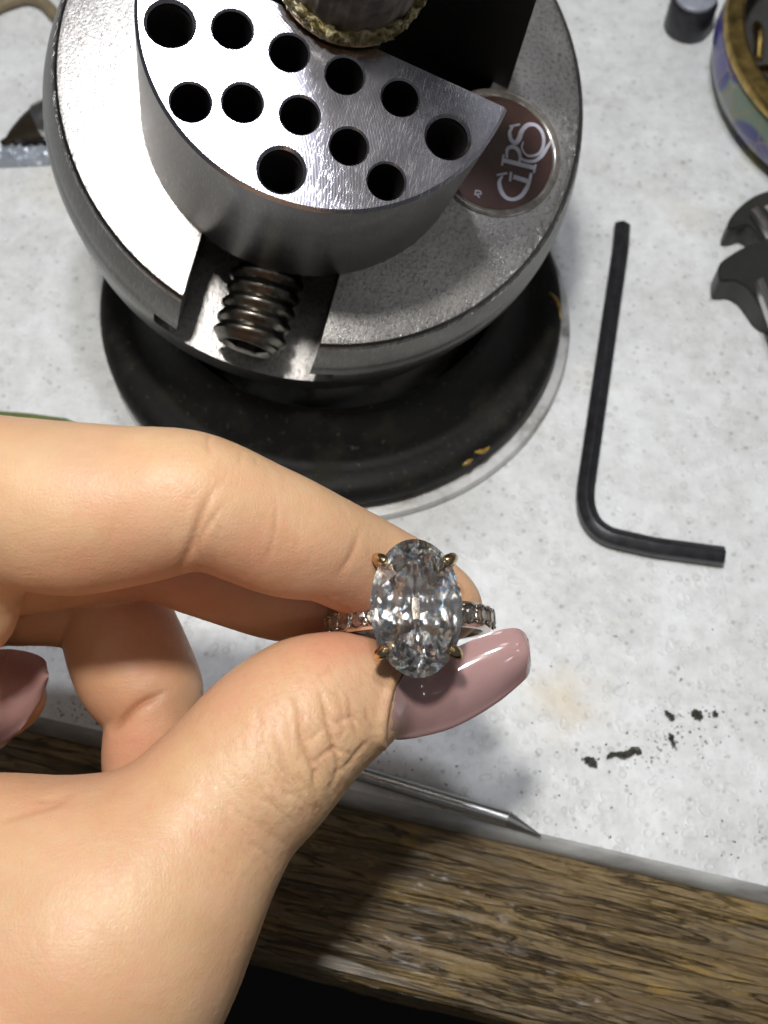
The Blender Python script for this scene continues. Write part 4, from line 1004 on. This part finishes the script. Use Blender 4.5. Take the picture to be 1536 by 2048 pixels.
# black clamp at the right
cl_o = at(1536, 520, 0.0); clamp = empty('black_clamp', cl_o); tag(clamp, 'black plastic clamp with bright steel strips lying to the right of the hex key', 'clamp')
M_PLAST = plain('black_plastic', (0.018, 0.019, 0.018), 0.42, 0.0, 0.3)
def slab(name, px, z0, z1, mat):
    if len(px) > 6: px = spline(list(px) + [px[0]], 46)[:-1].tolist()
    T = np.array([at(x, y, z1) for x, y in px]) - cl_o; V = np.vstack([T - np.array([0, 0, z1 - z0]), T]); n = len(px)
    bm = bmesh.new(); vv = [bm.verts.new(q) for q in V]
    bm.faces.new([vv[i] for i in range(n - 1, -1, -1)]); bm.faces.new([vv[n + i] for i in range(n)])
    for i in range(n): bm.faces.new([vv[i], vv[(i + 1) % n], vv[n + (i + 1) % n], vv[n + i]])
    bmesh.ops.recalc_face_normals(bm, faces=bm.faces)
    bmesh.ops.bevel(bm, geom=[e for e in bm.edges if abs(e.verts[0].co.z - e.verts[1].co.z) < 0.01], offset=0.35, segments=2, affect='EDGES')
    return bm_mesh(name, bm, mat, clamp, 40, np.zeros(3))
slab('lobe', [(1620, 372), (1570, 374), (1530, 382), (1500, 396), (1474, 418), (1458, 440), (1456, 456), (1470, 458), (1492, 452), (1508, 462), (1520, 478), (1560, 500), (1620, 510)], 0.2, 5.0, M_PLAST)
slab('lobe', [(1620, 466), (1560, 472), (1520, 480), (1490, 492), (1462, 508), (1440, 526), (1437, 548), (1442, 562), (1470, 562), (1492, 574), (1508, 594), (1530, 622), (1570, 640), (1620, 650)], 0.25, 5.6, M_PLAST)
M_STRIP = steel('strip_steel', (0.66, 0.62, 0.62), 0.25, dirt=0.1)
slab('steel_strip', [(1504, 416), (1516, 410), (1620, 560), (1606, 568)], 5.05, 7.0, M_STRIP)
slab('steel_strip', [(1515, 558), (1528, 552), (1580, 690), (1566, 700)], 5.65, 8.0, M_STRIP)
slab('steel_plate', [(1530, 412), (1560, 396), (1640, 440), (1640, 540)], 5.05, 5.6, plain('grey_plate', (0.40, 0.41, 0.46), 0.4, 0.6))

# collet tool at the left, half under the vise
to, te = at(2, 287, 1.0), at(128, 226, 4.6); ax = te - to; Lx = np.linalg.norm(ax); Bt = basis(ax)
tool = empty('collet_tool', (*to[:2], 0)); tag(tool, 'dark pointed collet tool with steel ferrule lying behind the vise', 'tool'); to_l = np.array([0, 0, to[2]])
v_, f_ = lathe([(0, 0), (0.5, 0.1), (0.7, 1.5), (1.6, 3.0), (2.6, 5.5), (3.4, Lx * 0.62), (0, Lx * 0.62)], 32); mesh('cone', xform(v_, Bt, to_l), f_, plain('burnt_brown_metal', (0.055, 0.040, 0.028), 0.4, 0.7, 0.2), tool, 40)
v_, f_ = lathe([(0, Lx * 0.62), (3.6, Lx * 0.62), (3.8, Lx * 0.66), (3.8, Lx * 1.5), (0, Lx * 1.5)], 32); mesh('ferrule', xform(v_, Bt, to_l), f_, M_CHROME, tool, 40)
r_ = np.random.default_rng(8); V = []; nu_, nv_ = 26, 9
for i in range(nu_):
    for j in range(nv_):
        p_ = at(-60 + 8.0 * i, 300 + 5.0 * j - 0.4 * i, 0.0); p_[2] = 0.5 + 1.6 * r_.random() * (0 < j < nv_ - 1) * (0 < i < nu_ - 1); V.append(p_)
V = np.array(V); Vb = V.copy(); Vb[:, 2] = np.maximum(0.05, Vb[:, 2] - 0.35); k = nu_ * nv_; Fc = []
for i in range(nu_ - 1):
    for j in range(nv_ - 1): a = i * nv_ + j; Fc += [(a, a + nv_, a + nv_ + 1, a + 1), (k + a, k + a + 1, k + a + nv_ + 1, k + a + nv_)]
rim = [i * nv_ for i in range(nu_)] + [(nu_ - 1) * nv_ + j for j in range(1, nv_)] + [i * nv_ + nv_ - 1 for i in range(nu_ - 2, -1, -1)] + [j for j in range(nv_ - 2, 0, -1)]
Fc += [(a, k + a, k + b, b) for a, b in zip(rim, rim[1:] + rim[:1])]
tag(mesh('foil_scrap', np.vstack([V, Vb]), Fc, plain('crumpled_foil', (0.42, 0.46, 0.52), 0.42, 0.5), None, 20), 'crumpled strip of silvery foil below the dark collet tool', 'foil')

# cord and green rod
P = spline([at(x, y, 1.3) for x, y in [(-150, 120), (-60, 52), (-15, 20), (20, 4), (55, -4), (86, 6), (112, 32), (140, 64), (190, 110)]], 50)
v_, f_ = tube(P, 1.25, 12); tag(mesh('tan_cord', v_, f_, plain('tan_cord', (0.20, 0.16, 0.095), 0.6, 0, 0.6), None, 60), 'tan cord curving across the bench behind the vise', 'cord')
P = [at(-260, 812, 1.4), at(-60, 834, 1.4), at(60, 843, 1.4), at(130, 852, 1.4), at(165, 856, 1.3)]
v_, f_ = tube(P, [1.35, 1.35, 1.35, 1.3, 0.4], 20); tag(mesh('green_rod', v_, f_, plain('olive_green_paint', (0.13, 0.16, 0.05), 0.4), None, 50), 'olive green rod lying on the bench behind the forefinger', 'rod')

# fine filings scattered round the shavings and under the hand
r_ = np.random.default_rng(31); parts_ = []
tet = np.array([(1, 0, -0.5), (-0.5, 0.87, -0.5), (-0.5, -0.87, -0.5), (0, 0, 0.8)]); tf_ = [(0, 1, 3), (1, 2, 3), (2, 0, 3), (0, 2, 1)]
for (cx_, cy2, sx_, sy_, n_) in ((1345, 1470, 34, 38, 70), (1240, 1508, 60, 18, 45), (1400, 1440, 50, 30, 40), (1300, 1620, 190, 120, 90), (150, 1445, 60, 26, 110), (760, 1500, 50, 40, 40), (1150, 1250, 200, 140, 50), (900, 1620, 160, 30, 40)):
    for _ in range(n_):
        p_ = at(cx_ + sx_ * r_.standard_normal(), cy2 + sy_ * r_.standard_normal(), 0.0); w_ = (p_ - E1) @ enor
        if w_ < 0.6: continue
        k_ = 0.07 + 0.16 * r_.random() ** 2; a_ = r_.random() * 6.28; Rz = np.array([[math.cos(a_), -math.sin(a_), 0], [math.sin(a_), math.cos(a_), 0], [0, 0, 1]])
        parts_.append((xform(tet * np.array([k_ * (1 + r_.random()), k_, k_ * 0.8]), Rz, (p_[0], p_[1], k_ * 0.42)), tf_))
v_, f_ = merge(parts_); tag(mesh('metal_filings', v_, f_, M_SWARF, None, None), 'fine grey metal filings scattered over the white bench', 'filings', None, 'stuff')
